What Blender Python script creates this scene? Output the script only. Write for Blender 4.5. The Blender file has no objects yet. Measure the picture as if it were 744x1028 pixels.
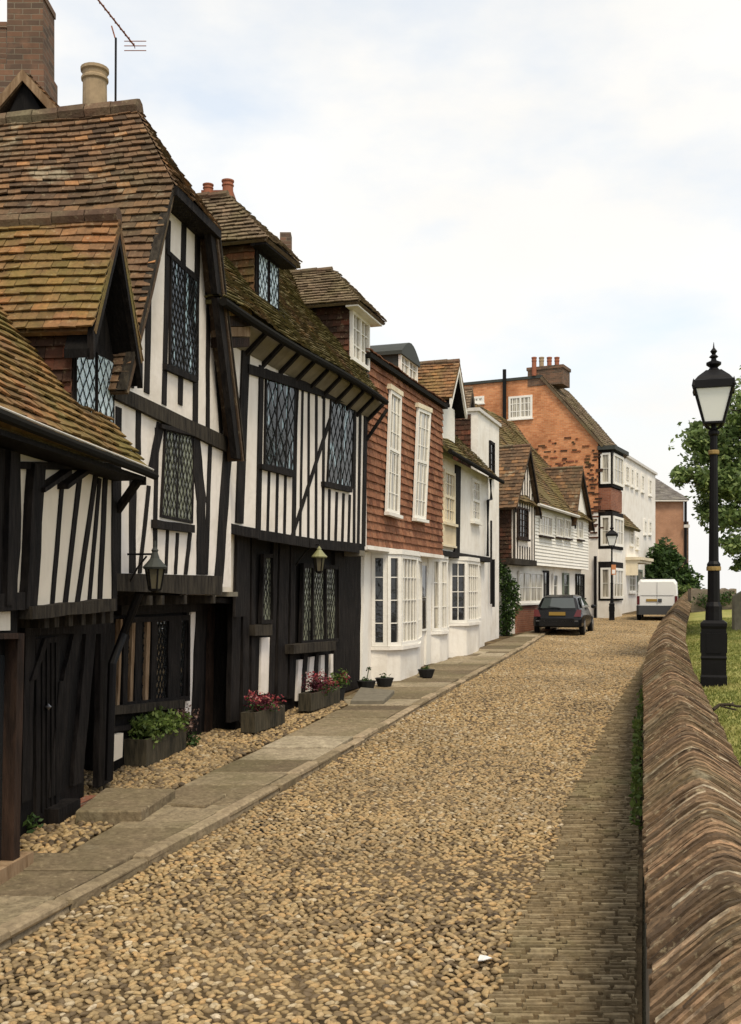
import bpy, math, random
import numpy as np
from mathutils import Vector, noise
R = random.Random(7)
rad = math.radians
FP, CX, HY, CAMZ, SL = 1050.0, 372.0, 595.0, 2.35, 0.024
scene = bpy.context.scene
COL = scene.collection

def gz(D):                       # street level: climbs gently away from the camera, then falls off the hill
    if D < 62: return SL * D
    if D < 100: return SL * 62 - 0.03 * (D - 62)
    return max(-25.0, SL * 62 - 0.03 * 38 - 0.12 * (D - 100))

# ------------------------------------------------------------------ mesh builder
class MB:
    def __init__(s): s.v, s.f, s.t, s.tint = [], [], [], 0.5
    def add(s, vs, fs, tint=None):
        b = len(s.v); s.v.extend([tuple(p) for p in vs]); tt = s.tint if tint is None else tint
        for f in fs: s.f.append([i + b for i in f]); s.t.append(tt)
    def prism(s, lo, hi, tint=None):
        n = len(lo)
        fs = [list(range(n))[::-1], list(range(n, 2 * n))] + [[i, (i + 1) % n, n + (i + 1) % n, n + i] for i in range(n)]
        s.add(list(lo) + list(hi), fs, tint)
    def tube(s, pts, r, seg=8, r1=None, tint=None):
        pts = [Vector(p) for p in pts]; n = len(pts); vs = []
        for i, p in enumerate(pts):
            d = (pts[min(i + 1, n - 1)] - pts[max(i - 1, 0)]).normalized()
            a = d.cross(Vector((0, 0, 1)))
            if a.length < .05: a = d.cross(Vector((1, 0, 0)))
            a.normalize(); b = d.cross(a)
            rr = r if r1 is None else r + (r1 - r) * i / (n - 1)
            for k in range(seg):
                an = 2 * math.pi * k / seg; vs.append(p + a * rr * math.cos(an) + b * rr * math.sin(an))
        fs = [[i * seg + k, i * seg + (k + 1) % seg, (i + 1) * seg + (k + 1) % seg, (i + 1) * seg + k] for i in range(n - 1) for k in range(seg)]
        fs += [list(range(seg))[::-1], list(range((n - 1) * seg, n * seg))]
        s.add(vs, fs, tint)
    def lathe(s, c, prof, seg=16, rot=0, tint=None, sq=False):
        vs = []; k2 = 1 / math.cos(math.pi / seg) if sq else 1
        for r, z in prof:
            for k in range(seg):
                an = rot + 2 * math.pi * k / seg; vs.append((c[0] + r * k2 * math.cos(an), c[1] + r * k2 * math.sin(an), c[2] + z))
        n = len(prof)
        fs = [[i * seg + k, i * seg + (k + 1) % seg, (i + 1) * seg + (k + 1) % seg, (i + 1) * seg + k] for i in range(n - 1) for k in range(seg)]
        fs += [list(range(seg))[::-1], list(range((n - 1) * seg, n * seg))]
        s.add(vs, fs, tint)
    def build(s, name, mat, parent=None, smooth=False, uv=False, label=None):
        me = bpy.data.meshes.new(name)
        base = Vector(parent['_b']) if parent is not None else Vector((0, 0, 0))
        v = np.array(s.v, dtype=np.float64).reshape(-1, 3) - np.array(base)
        me.from_pydata(v.tolist(), [], s.f)
        at = me.attributes.new('tint', 'FLOAT', 'FACE'); at.data.foreach_set('value', np.array(s.t, dtype=np.float32))
        if uv:
            ul = me.uv_layers.new(name='UVMap'); k = 0; arr = []
            for p in me.polygons:
                n = p.normal
                if abs(n.z) > .95: a, b = Vector((1, 0, 0)), Vector((0, 1, 0))
                else: a = Vector((-n.y, n.x, 0)).normalized(); b = n.cross(a)
                for vi in p.vertices:
                    co = Vector(s.v[vi]); arr += [co.dot(a), co.dot(b) if abs(n.z) > .3 else co.z]
            ul.data.foreach_set('uv', arr)
        me.materials.append(mat)
        if smooth: me.polygons.foreach_set('use_smooth', [True] * len(me.polygons))
        o = bpy.data.objects.new(name, me); COL.objects.link(o)
        if parent is not None: o.parent = parent
        o['_b'] = tuple(base)
        if label: o['label'] = label
        return o

def thing(name, label, cat, loc, group=None):
    o = bpy.data.objects.new(name, None); COL.objects.link(o); o.location = loc; o['_b'] = tuple(loc)
    o.empty_display_size = .3
    o['label'] = label; o['category'] = cat
    if group: o['group'] = group
    return o
def tag(o, label, cat, group=None):
    o['label'] = label; o['category'] = cat
    if group: o['group'] = group
    return o
def struct(o, kind='structure'): o['kind'] = kind; return o
def copy_thing(root, loc, label):
    c = root.copy(); COL.objects.link(c); c.location = loc; c['label'] = label
    def rec(src, dst):
        for ch in src.children:
            d = ch.copy(); COL.objects.link(d); d.parent = dst; rec(ch, d)
    kids = [k for k in root.children]
    for ch in kids:
        d = ch.copy(); COL.objects.link(d); d.parent = c
        for g in ch.children:
            e = g.copy(); COL.objects.link(e); e.parent = d
    return c

# ------------------------------------------------------------------ facade frames
class Fr:
    def __init__(s, X, D, dx, dy=1.0):
        l = math.hypot(dx, dy); s.O = Vector((X, D, 0)); s.e = Vector((dx / l, dy / l, 0)); s.n = Vector((s.e.y, -s.e.x, 0))
    def w(s, u, n, z): return s.O + s.e * u + s.n * n + Vector((0, 0, z))
    def un(s, px, py, n=0.0):
        r = Vector(((px - CX) / FP, 1.0, -(py - HY) / FP)); c = Vector((0, 0, CAMZ))
        t = (n + (s.O - c).dot(s.n)) / r.dot(s.n); p = c + r * t
        return (p - s.O).dot(s.e), p.z
    def g(s, u, n=0): return gz((s.O + s.e * u + s.n * n).y)
CR = {'A': (0, 590, 3.546), 'B': (100, 540, 4.11), 'U': (100, 330, 3.806), 'C': (220, 280, 3.67), 'c': (225, 500, 4.28),
      'd': (355, 520, 4.96), 'D': (360, 350, 4.893), 'H': (480, 480, 5.314), 'R': (450, 340, 4.96), 'K': (580, 340, 4.54),
      'V': (580, 500, 4.54), '3': (0, 460, 2.976), '2': (0, 220, 2.976), '1': (0, 0, 2.976), 'P': (0, 0, 1.0)}
def cv(k, x, y): a, b, s = CR[k]; return a + x / s, b + y / s
def pp(fr, k, pts, n): return [fr.un(*cv(k, x, y), n) for x, y in pts]
def poly(mb, fr, uz, n0, n1, tint=None):
    mb.prism([fr.w(u, n0, z) for u, z in uz], [fr.w(u, n1, z) for u, z in uz], tint)
def box(mb, fr, u0, u1, n0, n1, z0, z1, tint=None):
    poly(mb, fr, [(u0, z0), (u1, z0), (u1, z1), (u0, z1)], n0, n1, tint)
def quadstrip(mb, fr, a, b, w0, w1, n0, n1, hor=False, segs=5, wob=.06):
    """rough-hewn timber from a to b (u,z); width along u (or along z when hor)"""
    L, Rr = [], []
    for i in range(segs + 1):
        t = i / segs; u = a[0] + (b[0] - a[0]) * t; z = a[1] + (b[1] - a[1]) * t; w = (w0 + (w1 - w0) * t) / 2
        j = R.uniform(-wob, wob) * w * 2 if 0 < i < segs else 0; k = w * (1 + R.uniform(-wob, wob))
        if hor: L.append((u, z + j - k)); Rr.append((u, z + j + k))
        else: L.append((u + j - k, z)); Rr.append((u + j + k, z))
    vs = []
    for (p, q) in zip(L, Rr):
        vs += [fr.w(p[0], n0, p[1]), fr.w(p[0], n1, p[1]), fr.w(q[0], n1, q[1]), fr.w(q[0], n0, q[1])]
    fs = []
    for i in range(segs):
        o = i * 4
        for k in range(4): fs.append([o + k, o + (k + 1) % 4, o + 4 + (k + 1) % 4, o + 4 + k])
    fs += [[3, 2, 1, 0], [segs * 4 + i for i in range(4)]]
    mb.add(vs, fs)
def timber(house, fr, k, o, x0, y0, x1, y1, w, n, name=None, d=.012, mat=None, w2=None, back=.02, wob=.06):
    """one timber of the frame, given by its centre line; o = 'v' upright, 'h' lying"""
    a = fr.un(*cv(k, x0, y0), n + d); b = fr.un(*cv(k, x1, y1), n + d); w2 = w if w2 is None else w2
    def wid(x, y, ww):
        if o == 'v': return abs(fr.un(*cv(k, x + ww / 2, y), n + d)[0] - fr.un(*cv(k, x - ww / 2, y), n + d)[0])
        return abs(fr.un(*cv(k, x, y + ww / 2), n + d)[1] - fr.un(*cv(k, x, y - ww / 2), n + d)[1])
    mb = MB(); quadstrip(mb, fr, a, b, wid(x0, y0, w), wid(x1, y1, w2), n - back, n + d + R.uniform(-.002, .002), o == 'h', wob=wob)
    return mb.build(name or ('stud' if o == 'v' else 'rail'), mat or M['timber'], house)

def bil(q, s, t):
    (a, b, c, d) = q
    return tuple((1 - s) * (1 - t) * a[i] + s * (1 - t) * b[i] + s * t * c[i] + (1 - s) * t * d[i] for i in (0, 1))
def stbox(mb, fr, q, s0, s1, t0, t1, n0, n1, tint=None):
    poly(mb, fr, [bil(q, s0, t0), bil(q, s1, t0), bil(q, s1, t1), bil(q, s0, t1)], n0, n1, tint)
def window(house, fr, q, n, cols=2, rows=3, fw=.06, bw=.02, mat='white_paint', glass='glass', lattice=0, d=.06, sill=True,
           mull=None, name='window', rail=None, sillmat=None):
    """q = (near-bottom, far-bottom, far-top, near-top) in (u,z)"""
    W = math.dist(q[0], q[1]); H = math.dist(q[0], q[3]); fs, ft = fw / W, fw / H; m = M[mat]
    mb = MB()
    stbox(mb, fr, q, 0, fs, 0, 1, n, n + d); stbox(mb, fr, q, 1 - fs, 1, 0, 1, n, n + d)
    stbox(mb, fr, q, fs, 1 - fs, 0, ft, n, n + d - .003); stbox(mb, fr, q, fs, 1 - fs, 1 - ft, 1, n, n + d - .003)
    mull = mull or []
    for x in mull: stbox(mb, fr, q, x - fs * .45, x + fs * .45, ft, 1 - ft, n, n + d - .008)
    if rail: stbox(mb, fr, q, fs, 1 - fs, rail - ft * .4, rail + ft * .4, n, n + d - .011)
    w = mb.build(name, m, house)
    g = MB(); stbox(g, fr, q, fs * .5, 1 - fs * .5, ft * .5, 1 - ft * .5, n - .01, n + .012); g.build('pane', M[glass], w)
    b = MB(); any_ = False
    if lattice:
        nx = max(2, round(W / lattice)); nz = max(2, round(H / (lattice * 1.5)))
        for sg in (1, -1):
            for k in range(-nz, nx + nz + 1):
                # line s*nx - sg*t*nz = k
                pts = []
                for s_ in (fs, 1 - fs):
                    t_ = (s_ * nx - k) * sg / nz
                    if ft <= t_ <= 1 - ft: pts.append((s_, t_))
                for t_ in (ft, 1 - ft):
                    s_ = (k + sg * t_ * nz) / nx
                    if fs < s_ < 1 - fs: pts.append((s_, t_))
                if len(pts) >= 2 and math.dist(pts[0], pts[1]) > .02:
                    A, B = bil(q, *pts[0]), bil(q, *pts[1]); dx, dz = B[0] - A[0], B[1] - A[1]; l = math.hypot(dx, dz)
                    ox, oz = -dz / l * .0026, dx / l * .0026
                    poly(b, fr, [(A[0] - ox, A[1] - oz), (B[0] - ox, B[1] - oz), (B[0] + ox, B[1] + oz), (A[0] + ox, A[1] + oz)], n + .013, n + .019 + (.002 if sg > 0 else 0)); any_ = True
        if any_: b.build('leading', M['lead'], w)
    else:
        hs, ht = bw / W / 2, bw / H / 2
        edges = [fs] + list(mull) + [1 - fs]
        for c in range(1, cols): stbox(b, fr, q, c / cols - hs, c / cols + hs, ft, 1 - ft, n + .012, n + d - .02); any_ = True
        for r_ in range(1, rows): stbox(b, fr, q, fs, 1 - fs, r_ / rows - ht, r_ / rows + ht, n + .012, n + d - .025); any_ = True
        if any_: b.build('glazing_bars', m, w)
    if sill:
        s = MB(); z0, z1 = q[0], q[1]
        poly(s, fr, [(z0[0] - .04, z0[1] - .07), (z1[0] + .04, z1[1] - .07), (z1[0] + .04, z1[1] - .004), (z0[0] - .04, z0[1] - .004)], n, n + d + .06)
        s.build('sill', sillmat and M[sillmat] or m, w)
    return w
def wq(fr, k, pts, n):   # crop points: near-bottom, far-bottom, far-top, near-top
    return pp(fr, k, pts, n)
def wqh(fr, k, x0, x1, yt, yb, n):   # level window from near-edge pixels
    u0, zt = fr.un(*cv(k, x0, yt), n); _, zb = fr.un(*cv(k, x0, yb), n); u1, _ = fr.un(*cv(k, x1, yt), n)
    return [(u0, zb), (u1, zb), (u1, zt), (u0, zt)]

# ------------------------------------------------------------------ tiles
def tiles(mb, BL, BR, TR, TL, course=.1, tw=.165, th=.02, sag=.03, out=None, under=.05, jit=1.0, tb=(0, 1)):
    BL, BR, TR, TL = [Vector(p) for p in (BL, BR, TR, TL)]
    nr = (BR - BL).cross(TL - BL)
    if nr.length < 1e-6: nr = (BR - BL).cross(TR - BL)
    nr.normalize()
    if out is not None:
        if nr.dot(out) < 0: nr = -nr
    elif nr.z < 0: nr = -nr
    H = ((TL - BL).length + (TR - BR).length) / 2; rows = max(1, round(H / course))
    mb.prism([p - nr * (under + .01) for p in (BL, BR, TR, TL)], [p - nr * .012 for p in (BL, BR, TR, TL)], .15)
    def P(s, t):
        p = (BL * (1 - s) + BR * s) * (1 - t) + (TL * (1 - s) + TR * s) * t
        return p + nr * (sag * noise.noise(p * .9) + .006 * noise.noise(p * 5))
    for r in range(rows):
        t0 = r / rows; t1 = min(1, t0 + 1.25 / rows)
        W = ((BL * (1 - t0) + TL * t0) - (BR * (1 - t0) + TR * t0)).length
        n = max(1, round(W / tw)); off = .5 if r % 2 else 0
        k = -off
        while k < n - 1e-6:
            s0, s1 = max(0, k / n), min(1, (k + 1) / n); k += 1
            if s1 - s0 < 1e-4: continue
            g = .0025 / max(W, .1); s0 += g; s1 -= g
            if s1 <= s0: continue
            dt = R.uniform(-.06, .06) / rows * jit; l0 = th * (1.9 + R.uniform(-.35, .5) * jit); l1 = th * (.4 + R.uniform(-.2, .2)); tl = R.uniform(-.3, .3) * th * jit
            a, b, c, d = P(s0, max(0, t0 + dt)), P(s1, max(0, t0 + dt)), P(s1, t1), P(s0, t1)
            if (a - b).length < .01: continue
            vs = [a + nr * (l0 + tl), b + nr * (l0 - tl), c + nr * l1, d + nr * l1, a + nr * (l0 + tl - th), b + nr * (l0 - tl - th), c, d]
            tint = tb[0] + (tb[1] - tb[0]) * min(1, max(0, R.gauss(.45, .2)))
            mb.add(vs, [[0, 1, 2, 3], [4, 5, 1, 0], [5, 6, 2, 1], [7, 4, 0, 3]], tint)
def roof(house, fr, quads, mat, name='roof', **kw):
    mb = MB()
    for q in quads: tiles(mb, *[fr.w(*p) for p in q], **kw)
    return mb.build(name, M[mat], house)
def tilewall(house, fr, q, n, mat, name='tile_hung_wall', **kw):
    mb = MB(); tiles(mb, *[fr.w(u, n, z) for u, z in q], out=fr.n, under=.02, sag=.015, **kw)
    return mb.build(name, M[mat], house)
def ridge(house, fr, a, b, mat, r=.09, name='ridge_tiles'):
    A, B = fr.w(*a), fr.w(*b); mb = MB(); L = (B - A).length; n = max(1, round(L / .33)); d = (B - A) / n
    for i in range(n):
        p = A + d * i + Vector((0, 0, R.uniform(-.01, .01))); mb.tube([p + d * .0, p + d * .97], r, 8, r * 1.06, R.uniform(.2, .9))
    return mb.build(name, M[mat], house)

# ------------------------------------------------------------------ foliage
def leaves(mb, c, rx, ry, rz, n, size, hollow=.5, gaps=1.1, thr=-.12, seed=0):
    k = 0; c = Vector(c); tr = 0
    while k < n and tr < n * 12:
        tr += 1
        d = Vector((R.gauss(0, 1), R.gauss(0, 1), R.gauss(0, 1))).normalized(); r = R.uniform(hollow, 1) * (1 + .3 * noise.noise(d * 2.2 + c))
        p = c + Vector((d.x * rx, d.y * ry, d.z * rz)) * r
        if noise.noise(p * gaps + Vector((seed, 0, 0))) < thr: continue
        k += 1; a = Vector((R.gauss(0, 1), R.gauss(0, 1), R.gauss(0, .7))).normalized(); b = a.cross(Vector((R.gauss(0, 1), R.gauss(0, 1), R.gauss(0, 1)))).normalized()
        s = size * R.uniform(.6, 1.3)
        mb.add([p - a * s, p + b * s * .5, p + a * s, p - b * s * .5], [[0, 1, 2, 3]], R.random())

# ------------------------------------------------------------------ materials
M = {}
class Nt:
    def __init__(s, name):
        m = bpy.data.materials.new(name); m.use_nodes = True; s.m = m; s.nt = m.node_tree; s.N = s.nt.nodes; s.L = s.nt.links
        s.p = s.N['Principled BSDF']; M[name] = m
    def n(s, t, **kw):
        x = s.N.new(t)
        for k, v in kw.items():
            if k in x.inputs: x.inputs[k].default_value = v
            else: setattr(x, k, v)
        return x
    def l(s, a, b): s.L.new(a, b)
    def co(s, kind='Object'): return s.n('ShaderNodeTexCoord').outputs[kind]
    def noise(s, sc, det=4, vec=None, rough=.6, scale3=None):
        x = s.n('ShaderNodeTexNoise', Scale=sc, Detail=det, Roughness=rough); v = vec or s.co()
        if scale3:
            mp = s.n('ShaderNodeMapping'); mp.inputs['Scale'].default_value = scale3; s.l(v, mp.inputs[0]); v = mp.outputs[0]
        s.l(v, x.inputs['Vector']); return x.outputs['Fac']
    def ramp(s, f, stops):
        x = s.n('ShaderNodeValToRGB'); e = x.color_ramp.elements
        while len(e) < len(stops): e.new(.5)
        for i, (p, c) in enumerate(stops):
            e[i].position = p; e[i].color = (*c, 1) if not isinstance(c, float) else (c, c, c, 1)
        s.l(f, x.inputs[0]); return x.outputs[0]
    def mix(s, f, a, b, mode='MIX'):
        x = s.n('ShaderNodeMix', data_type='RGBA', blend_type=mode)
        for sock, v in ((x.inputs[0], f), (x.inputs[6], a), (x.inputs[7], b)):
            if hasattr(v, 'is_linked') or hasattr(v, 'links'): s.l(v, sock)
            elif isinstance(v, (int, float)): sock.default_value = v
            else: sock.default_value = (*v, 1)
        return x.outputs[2]
    def bump(s, h, st=.4, dist=.02):
        b = s.n('ShaderNodeBump', Strength=st, Distance=dist); s.l(h, b.inputs['Height'])
        s.l(b.outputs[0], s.p.inputs['Normal'])
    def tint(s):
        a = s.n('ShaderNodeAttribute'); a.attribute_name = 'tint'; return a.outputs['Fac']
    def fin(s, col, rough=.8, spec=.3, metal=0):
        if isinstance(col, tuple): s.p.inputs['Base Color'].default_value = (*col, 1)
        else: s.l(col, s.p.inputs['Base Color'])
        s.p.inputs['Roughness'].default_value = rough; s.p.inputs['Specular IOR Level'].default_value = spec; s.p.inputs['Metallic'].default_value = metal
        return s.m
def plaster(name, c, dirt=(.5, .45, .36), amt=.35):
    t = Nt(name); f = t.ramp(t.noise(1.3, 6), [(.45, 0.), (.75, amt)]); f2 = t.ramp(t.noise(5, 5, scale3=(1, 1, .25)), [(.5, 0.), (.8, amt * .6)])
    col = t.mix(f, c, dirt); col = t.mix(f2, col, tuple(x * .75 for x in dirt)); t.bump(t.noise(9, 7), .55, .02); t.fin(col, .88, .15)
plaster('plaster', (.82, .76, .7), (.5, .43, .33), .5); plaster('cream', (.78, .7, .58)); plaster('white_wall', (.83, .8, .75), (.5, .43, .33), .42)
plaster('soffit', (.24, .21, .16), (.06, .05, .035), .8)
plaster('white_paint', (.8, .78, .73), (.5, .46, .38), .2); plaster('cream_paint', (.74, .66, .5), (.34, .26, .17), .45)
def timberm(name, a, b, rough=.6):
    t = Nt(name); f = t.noise(6, 8, scale3=(3, 3, .5)); f2 = t.noise(.8, 4)
    col = t.mix(t.ramp(f, [(.4, 0.), (.7, 1.)]), a, b); col = t.mix(t.ramp(f2, [(.5, 0.), (.8, .5)]), col, tuple(x * 1.6 for x in b))
    t.bump(t.noise(10, 8, scale3=(4, 4, .6)), .7, .02); t.fin(col, rough, .14)
timberm('timber', (.005, .004, .004), (.022, .018, .016), .8); timberm('timber_grey', (.018, .015, .012), (.06, .05, .037), .85)
timberm('timber_brown', (.014, .009, .007), (.045, .026, .018), .8); timberm('timber_tan', (.16, .1, .055), (.34, .24, .15), .8)
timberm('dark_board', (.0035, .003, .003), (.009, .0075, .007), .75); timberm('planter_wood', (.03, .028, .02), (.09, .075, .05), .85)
def tilem(name, stops, moss=(.1, .095, .025), mossamt=.5, lo=.48, hi=.66, lich=0., spk=.35):
    t = Nt(name); col = t.ramp(t.tint(), stops); v = t.noise(9, 5); col = t.mix(t.ramp(v, [(.3, 0.), (.75, .55)]), col, (.045, .032, .024))
    col = t.mix(t.ramp(t.noise(1.1, 6), [(lo, 0.), (hi, mossamt)]), col, moss)
    if lich: col = t.mix(t.ramp(t.noise(2.3, 7), [(.6, 0.), (.68, lich)]), col, (.42, .38, .27))
    col = t.mix(t.ramp(t.noise(26, 6), [(.42, 0.), (.7, spk)]), col, (.05, .036, .024)); col = t.mix(t.ramp(t.noise(15, 7), [(.58, 0.), (.7, spk * .8)]), col, (.5, .42, .27))
    t.bump(t.noise(32, 6), .8, .012); t.fin(col, .9, .12)
BR = [(0, (.075, .052, .036)), (.4, (.16, .1, .06)), (.65, (.24, .14, .078)), (.85, (.36, .19, .085)), (1, (.46, .23, .1))]
OR = [(0, (.13, .07, .035)), (.35, (.25, .14, .07)), (.6, (.34, .18, .085)), (.8, (.42, .19, .08)), (1, (.48, .3, .16))]
RD = [(0, (.18, .07, .04)), (.35, (.32, .135, .075)), (.7, (.4, .18, .1)), (1, (.5, .26, .16))]
tilem('tile_brown', BR, (.15, .125, .07), .45, .5, .7, .5); tilem('tile_dormer', OR, (.2, .17, .05), .75, .4, .62)
tilem('tile_moss', OR, (.16, .14, .04), .8, .34, .6, .15); tilem('tile_mossC', BR, (.12, .11, .04), .8, .34, .56, .25)
tilem('tile_olive', BR, (.15, .12, .045), .85, .34, .56, .2); tilem('tile_tan', [(0, (.12, .085, .055)), (.5, (.24, .18, .12)), (1, (.33, .24, .16))], (.17, .15, .07), .6, .45, .65)
tilem('tile_orange', OR, (.26, .2, .06), .6, .45, .7); tilem('tile_red', RD, (.14, .06, .035), .4, .5, .75)
tilem('tile_hung_brown', [(0, (.03, .017, .013)), (.5, (.075, .035, .024)), (1, (.22, .07, .04))], (.07, .045, .025), .4)
tilem('tile_hung_orange', [(0, (.06, .035, .022)), (.4, (.16, .06, .035)), (1, (.4, .12, .055))], (.1, .09, .03), .6, .45, .65)
tilem('slate', [(0, (.16, .15, .14)), (1, (.32, .3, .28))], (.28, .27, .2), .4)
tilem('ridge_mat', [(0, (.09, .06, .045)), (1, (.24, .14, .09))], (.2, .18, .11), .7, .4, .6)
tilem('coping', [(0, (.09, .06, .038)), (.3, (.2, .13, .075)), (.6, (.33, .21, .12)), (.85, (.44, .27, .155)), (1, (.5, .42, .3))], (.13, .115, .06), .5, .45, .65, .35, .75)
tilem('gutterstone', [(0, (.15, .115, .065)), (.5, (.3, .23, .135)), (1, (.46, .37, .23))], (.2, .2, .09), .4, .5, .7, .2)
tilem('paving', [(0, (.15, .115, .075)), (.5, (.34, .27, .17)), (1, (.55, .47, .34))], (.16, .14, .075), .65, .42, .66, .2, .5)
tilem('kerbstone', [(0, (.3, .24, .15)), (1, (.55, .43, .29))], (.16, .15, .08), .4, .5, .7)
def pebm():
    t = Nt('pebble')
    col = t.ramp(t.tint(), [(0, (.05, .034, .02)), (.2, (.14, .098, .055)), (.4, (.31, .22, .107)), (.57, (.45, .325, .162)), (.7, (.5, .32, .14)), (.85, (.47, .38, .235)), (1, (.68, .57, .41))])
    col = t.mix(t.ramp(t.noise(55, 4), [(.4, 0.), (.72, .6)]), col, (.14, .1, .055)); col = t.mix(t.ramp(t.noise(.55, 6), [(.42, 0.), (.68, .5)]), col, (.15, .115, .07)); t.bump(t.noise(70, 3), .3, .005); t.fin(col, .65, .3)
pebm()
def soilm(name, a, b, sc=8):
    t = Nt(name); col = t.mix(t.ramp(t.noise(sc, 8), [(.35, 0.), (.65, 1.)]), a, b); t.bump(t.noise(30, 8), .8, .03); t.fin(col, .95, .1)
soilm('roadbed', (.045, .032, .018), (.17, .12, .065), 1.6); soilm('ground', (.1, .09, .06), (.16, .14, .09), 1)
soilm('lawn', (.2, .22, .06), (.34, .31, .11), 2); soilm('soil', (.02, .014, .01), (.05, .035, .02))
def brickm(name, a, b, mortar, sc=1.0, wob=.02, dark=.0):
    t = Nt(name); uv = t.co('UV'); br = t.n('ShaderNodeTexBrick'); 
    nz = t.n('ShaderNodeTexNoise', Scale=1.5, Detail=2.); t.l(uv, nz.inputs['Vector']); ad = t.n('ShaderNodeVectorMath', operation='MULTIPLY_ADD')
    t.l(nz.outputs['Color'], ad.inputs[0]); ad.inputs[1].default_value = (wob, wob * 2, 0); t.l(uv, ad.inputs[2]); t.l(ad.outputs[0], br.inputs['Vector'])
    for k, v in (('Scale', 1.0), ('Mortar Size', .006), ('Brick Width', .22 * sc), ('Row Height', .075 * sc), ('Bias', 0.), ('Mortar Smooth', .3)): br.inputs[k].default_value = v
    br.inputs['Color1'].default_value = (*a, 1); br.inputs['Color2'].default_value = (*b, 1); br.inputs['Mortar'].default_value = (*mortar, 1)
    col = br.outputs['Color']; col = t.mix(t.ramp(t.noise(.9, 6), [(.45, 0.), (.7, .6)]), col, tuple(x * .55 for x in a))
    col = t.mix(t.ramp(t.noise(4, 6), [(.55, 0.), (.75, .5)]), col, tuple(x * 1.3 for x in b))
    if dark: col = t.mix(t.ramp(t.noise(3.2, 5, scale3=(.6, .6, 1.6)), [(.58, 0.), (.64, dark)]), col, (.06, .03, .02))
    b_ = t.n('ShaderNodeMath', operation='MULTIPLY'); t.l(br.outputs['Fac'], b_.inputs[0]); b_.inputs[1].default_value = -1
    t.bump(b_.outputs[0], .6, .012); t.fin(col, .9, .2)
brickm('brick_orange', (.5, .19, .08), (.66, .3, .14), (.5, .36, .24)); brickm('brick_red', (.22, .08, .05), (.3, .12, .07), (.3, .24, .18))
brickm('brick_dark', (.09, .065, .05), (.2, .11, .07), (.2, .17, .125)); brickm('brick_far', (.38, .2, .12), (.42, .22, .13), (.4, .3, .22))
brickm('rubble', (.16, .13, .1), (.26, .22, .17), (.2, .17, .12), 1.3, .12)
def glassm(name, base, rough=.06, ior=1.6, st=.25, sc=4., coat=0.):
    t = Nt(name); col = base
    t.bump(t.noise(sc, 3), st, .03); t.fin(col, rough, .5); t.p.inputs['IOR'].default_value = ior
    t.p.inputs['Coat Weight'].default_value = coat
glassm('glass', (.02, .022, .024)); glassm('glass_old', (.012, .014, .014), .05, 1.5, .4, 7)
glassm('glass_car', (.05, .06, .06), .03, 1.7, .0)
def curtain_and_sky_glass():
    t = Nt('glass_curtain'); f = t.noise(3, 3, scale3=(6, 6, .2)); col = t.mix(t.ramp(f, [(.35, 0.), (.6, 1.)]), (.62, .58, .48), (.16, .14, .11)); t.fin(col, .15, .5)
    t = Nt('glass_oldcurtain'); f = t.noise(3, 3, scale3=(5, 5, .3)); col = t.mix(t.ramp(f, [(.42, 0.), (.52, 1.)]), (.03, .03, .025), (.2, .21, .15)); t.bump(t.noise(9, 3), .4, .03); t.fin(col, .12, .25); t.p.inputs['IOR'].default_value = 1.4
    t = Nt('glass_painted_sky'); f = t.noise(2.2, 4, scale3=(14, 14, 3)); col = t.mix(t.ramp(f, [(.36, 0.), (.46, 1.)]), (.08, .12, .15), (.55, .68, .73)); t.bump(t.noise(12, 3), .5, .03); t.fin(col, .08, .6)  # pale blue sky reflection is painted into the pane colour
    t = Nt('glass_painted_sky_streaks'); f = t.noise(2.2, 3, scale3=(4.5, 4.5, .8)); col = t.mix(t.ramp(f, [(.59, 0.), (.63, 1.)]), (.008, .009, .01), (.33, .46, .52)); t.bump(t.noise(7, 3), .25, .03); t.fin(col, .1, .25); t.p.inputs['IOR'].default_value = 1.4  # streaks of reflected sky are put into the dark glass colour
curtain_and_sky_glass()
def plain(name, c, rough=.6, spec=.4, metal=0., nz=.0):
    t = Nt(name)
    if nz: t.fin(t.mix(t.ramp(t.noise(7, 6), [(.4, 0.), (.75, nz)]), c, tuple(x * .4 + .01 for x in c)), rough, spec, metal); t.bump(t.noise(25, 5), .3, .006)
    else: t.fin(c, rough, spec, metal)
plain('lead', (.02, .02, .02), .8, .1); plain('iron', (.004, .0035, .004), .5, .18, 0, .3); plain('gutter_dark', (.012, .011, .009), .9, .08, 0, .4); plain('gold', (.3, .2, .07), .7, .3, .1, .7)
plain('pot_buff', (.36, .27, .17), .85, .2, 0, .6); plain('pot_red', (.32, .12, .07), .85, .2, 0, .5); plain('leadroof', (.045, .05, .045), .7, .3, 0, .4)
plain('gutter_white', (.6, .57, .52), .5, .4, 0, .4); plain('metal', (.25, .25, .26), .4, .5, .8); plain('terracotta', (.05, .04, .035), .85, .2, 0, .4)
plain('car_black', (.005, .005, .006), .22, .4); plain('tyre', (.012, .012, .012), .9, .2); plain('rim', (.3, .3, .31), .35, .5, .8)
plain('tail_red', (.09, .008, .008), .2, .5); plain('plate_yellow', (.3, .19, .04), .5); plain('van_white', (.72, .72, .7), .3, .5); plain('bumper', (.05, .052, .055), .6)
plain('lamp_glass', (.85, .88, .87), .12, .6); plain('old_lamp_glass', (.1, .09, .06), .2, .5); plain('brass_green', (.25, .25, .12), .5, .4, 0, .5)
plain('bark', (.05, .04, .03), .95, .1, 0, .5); plain('paper', (.75, .74, .72), .8); plain('sign_orange', (.5, .2, .08), .6); plain('door_green', (.16, .19, .15), .5)
plain('slot', (.03, .02, .015), .9, .1)
plain('stone_grey', (.2, .18, .14), .95, .1, 0, .6); plain('flower_pot_dark', (.02, .02, .02), .8, .2)
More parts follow.
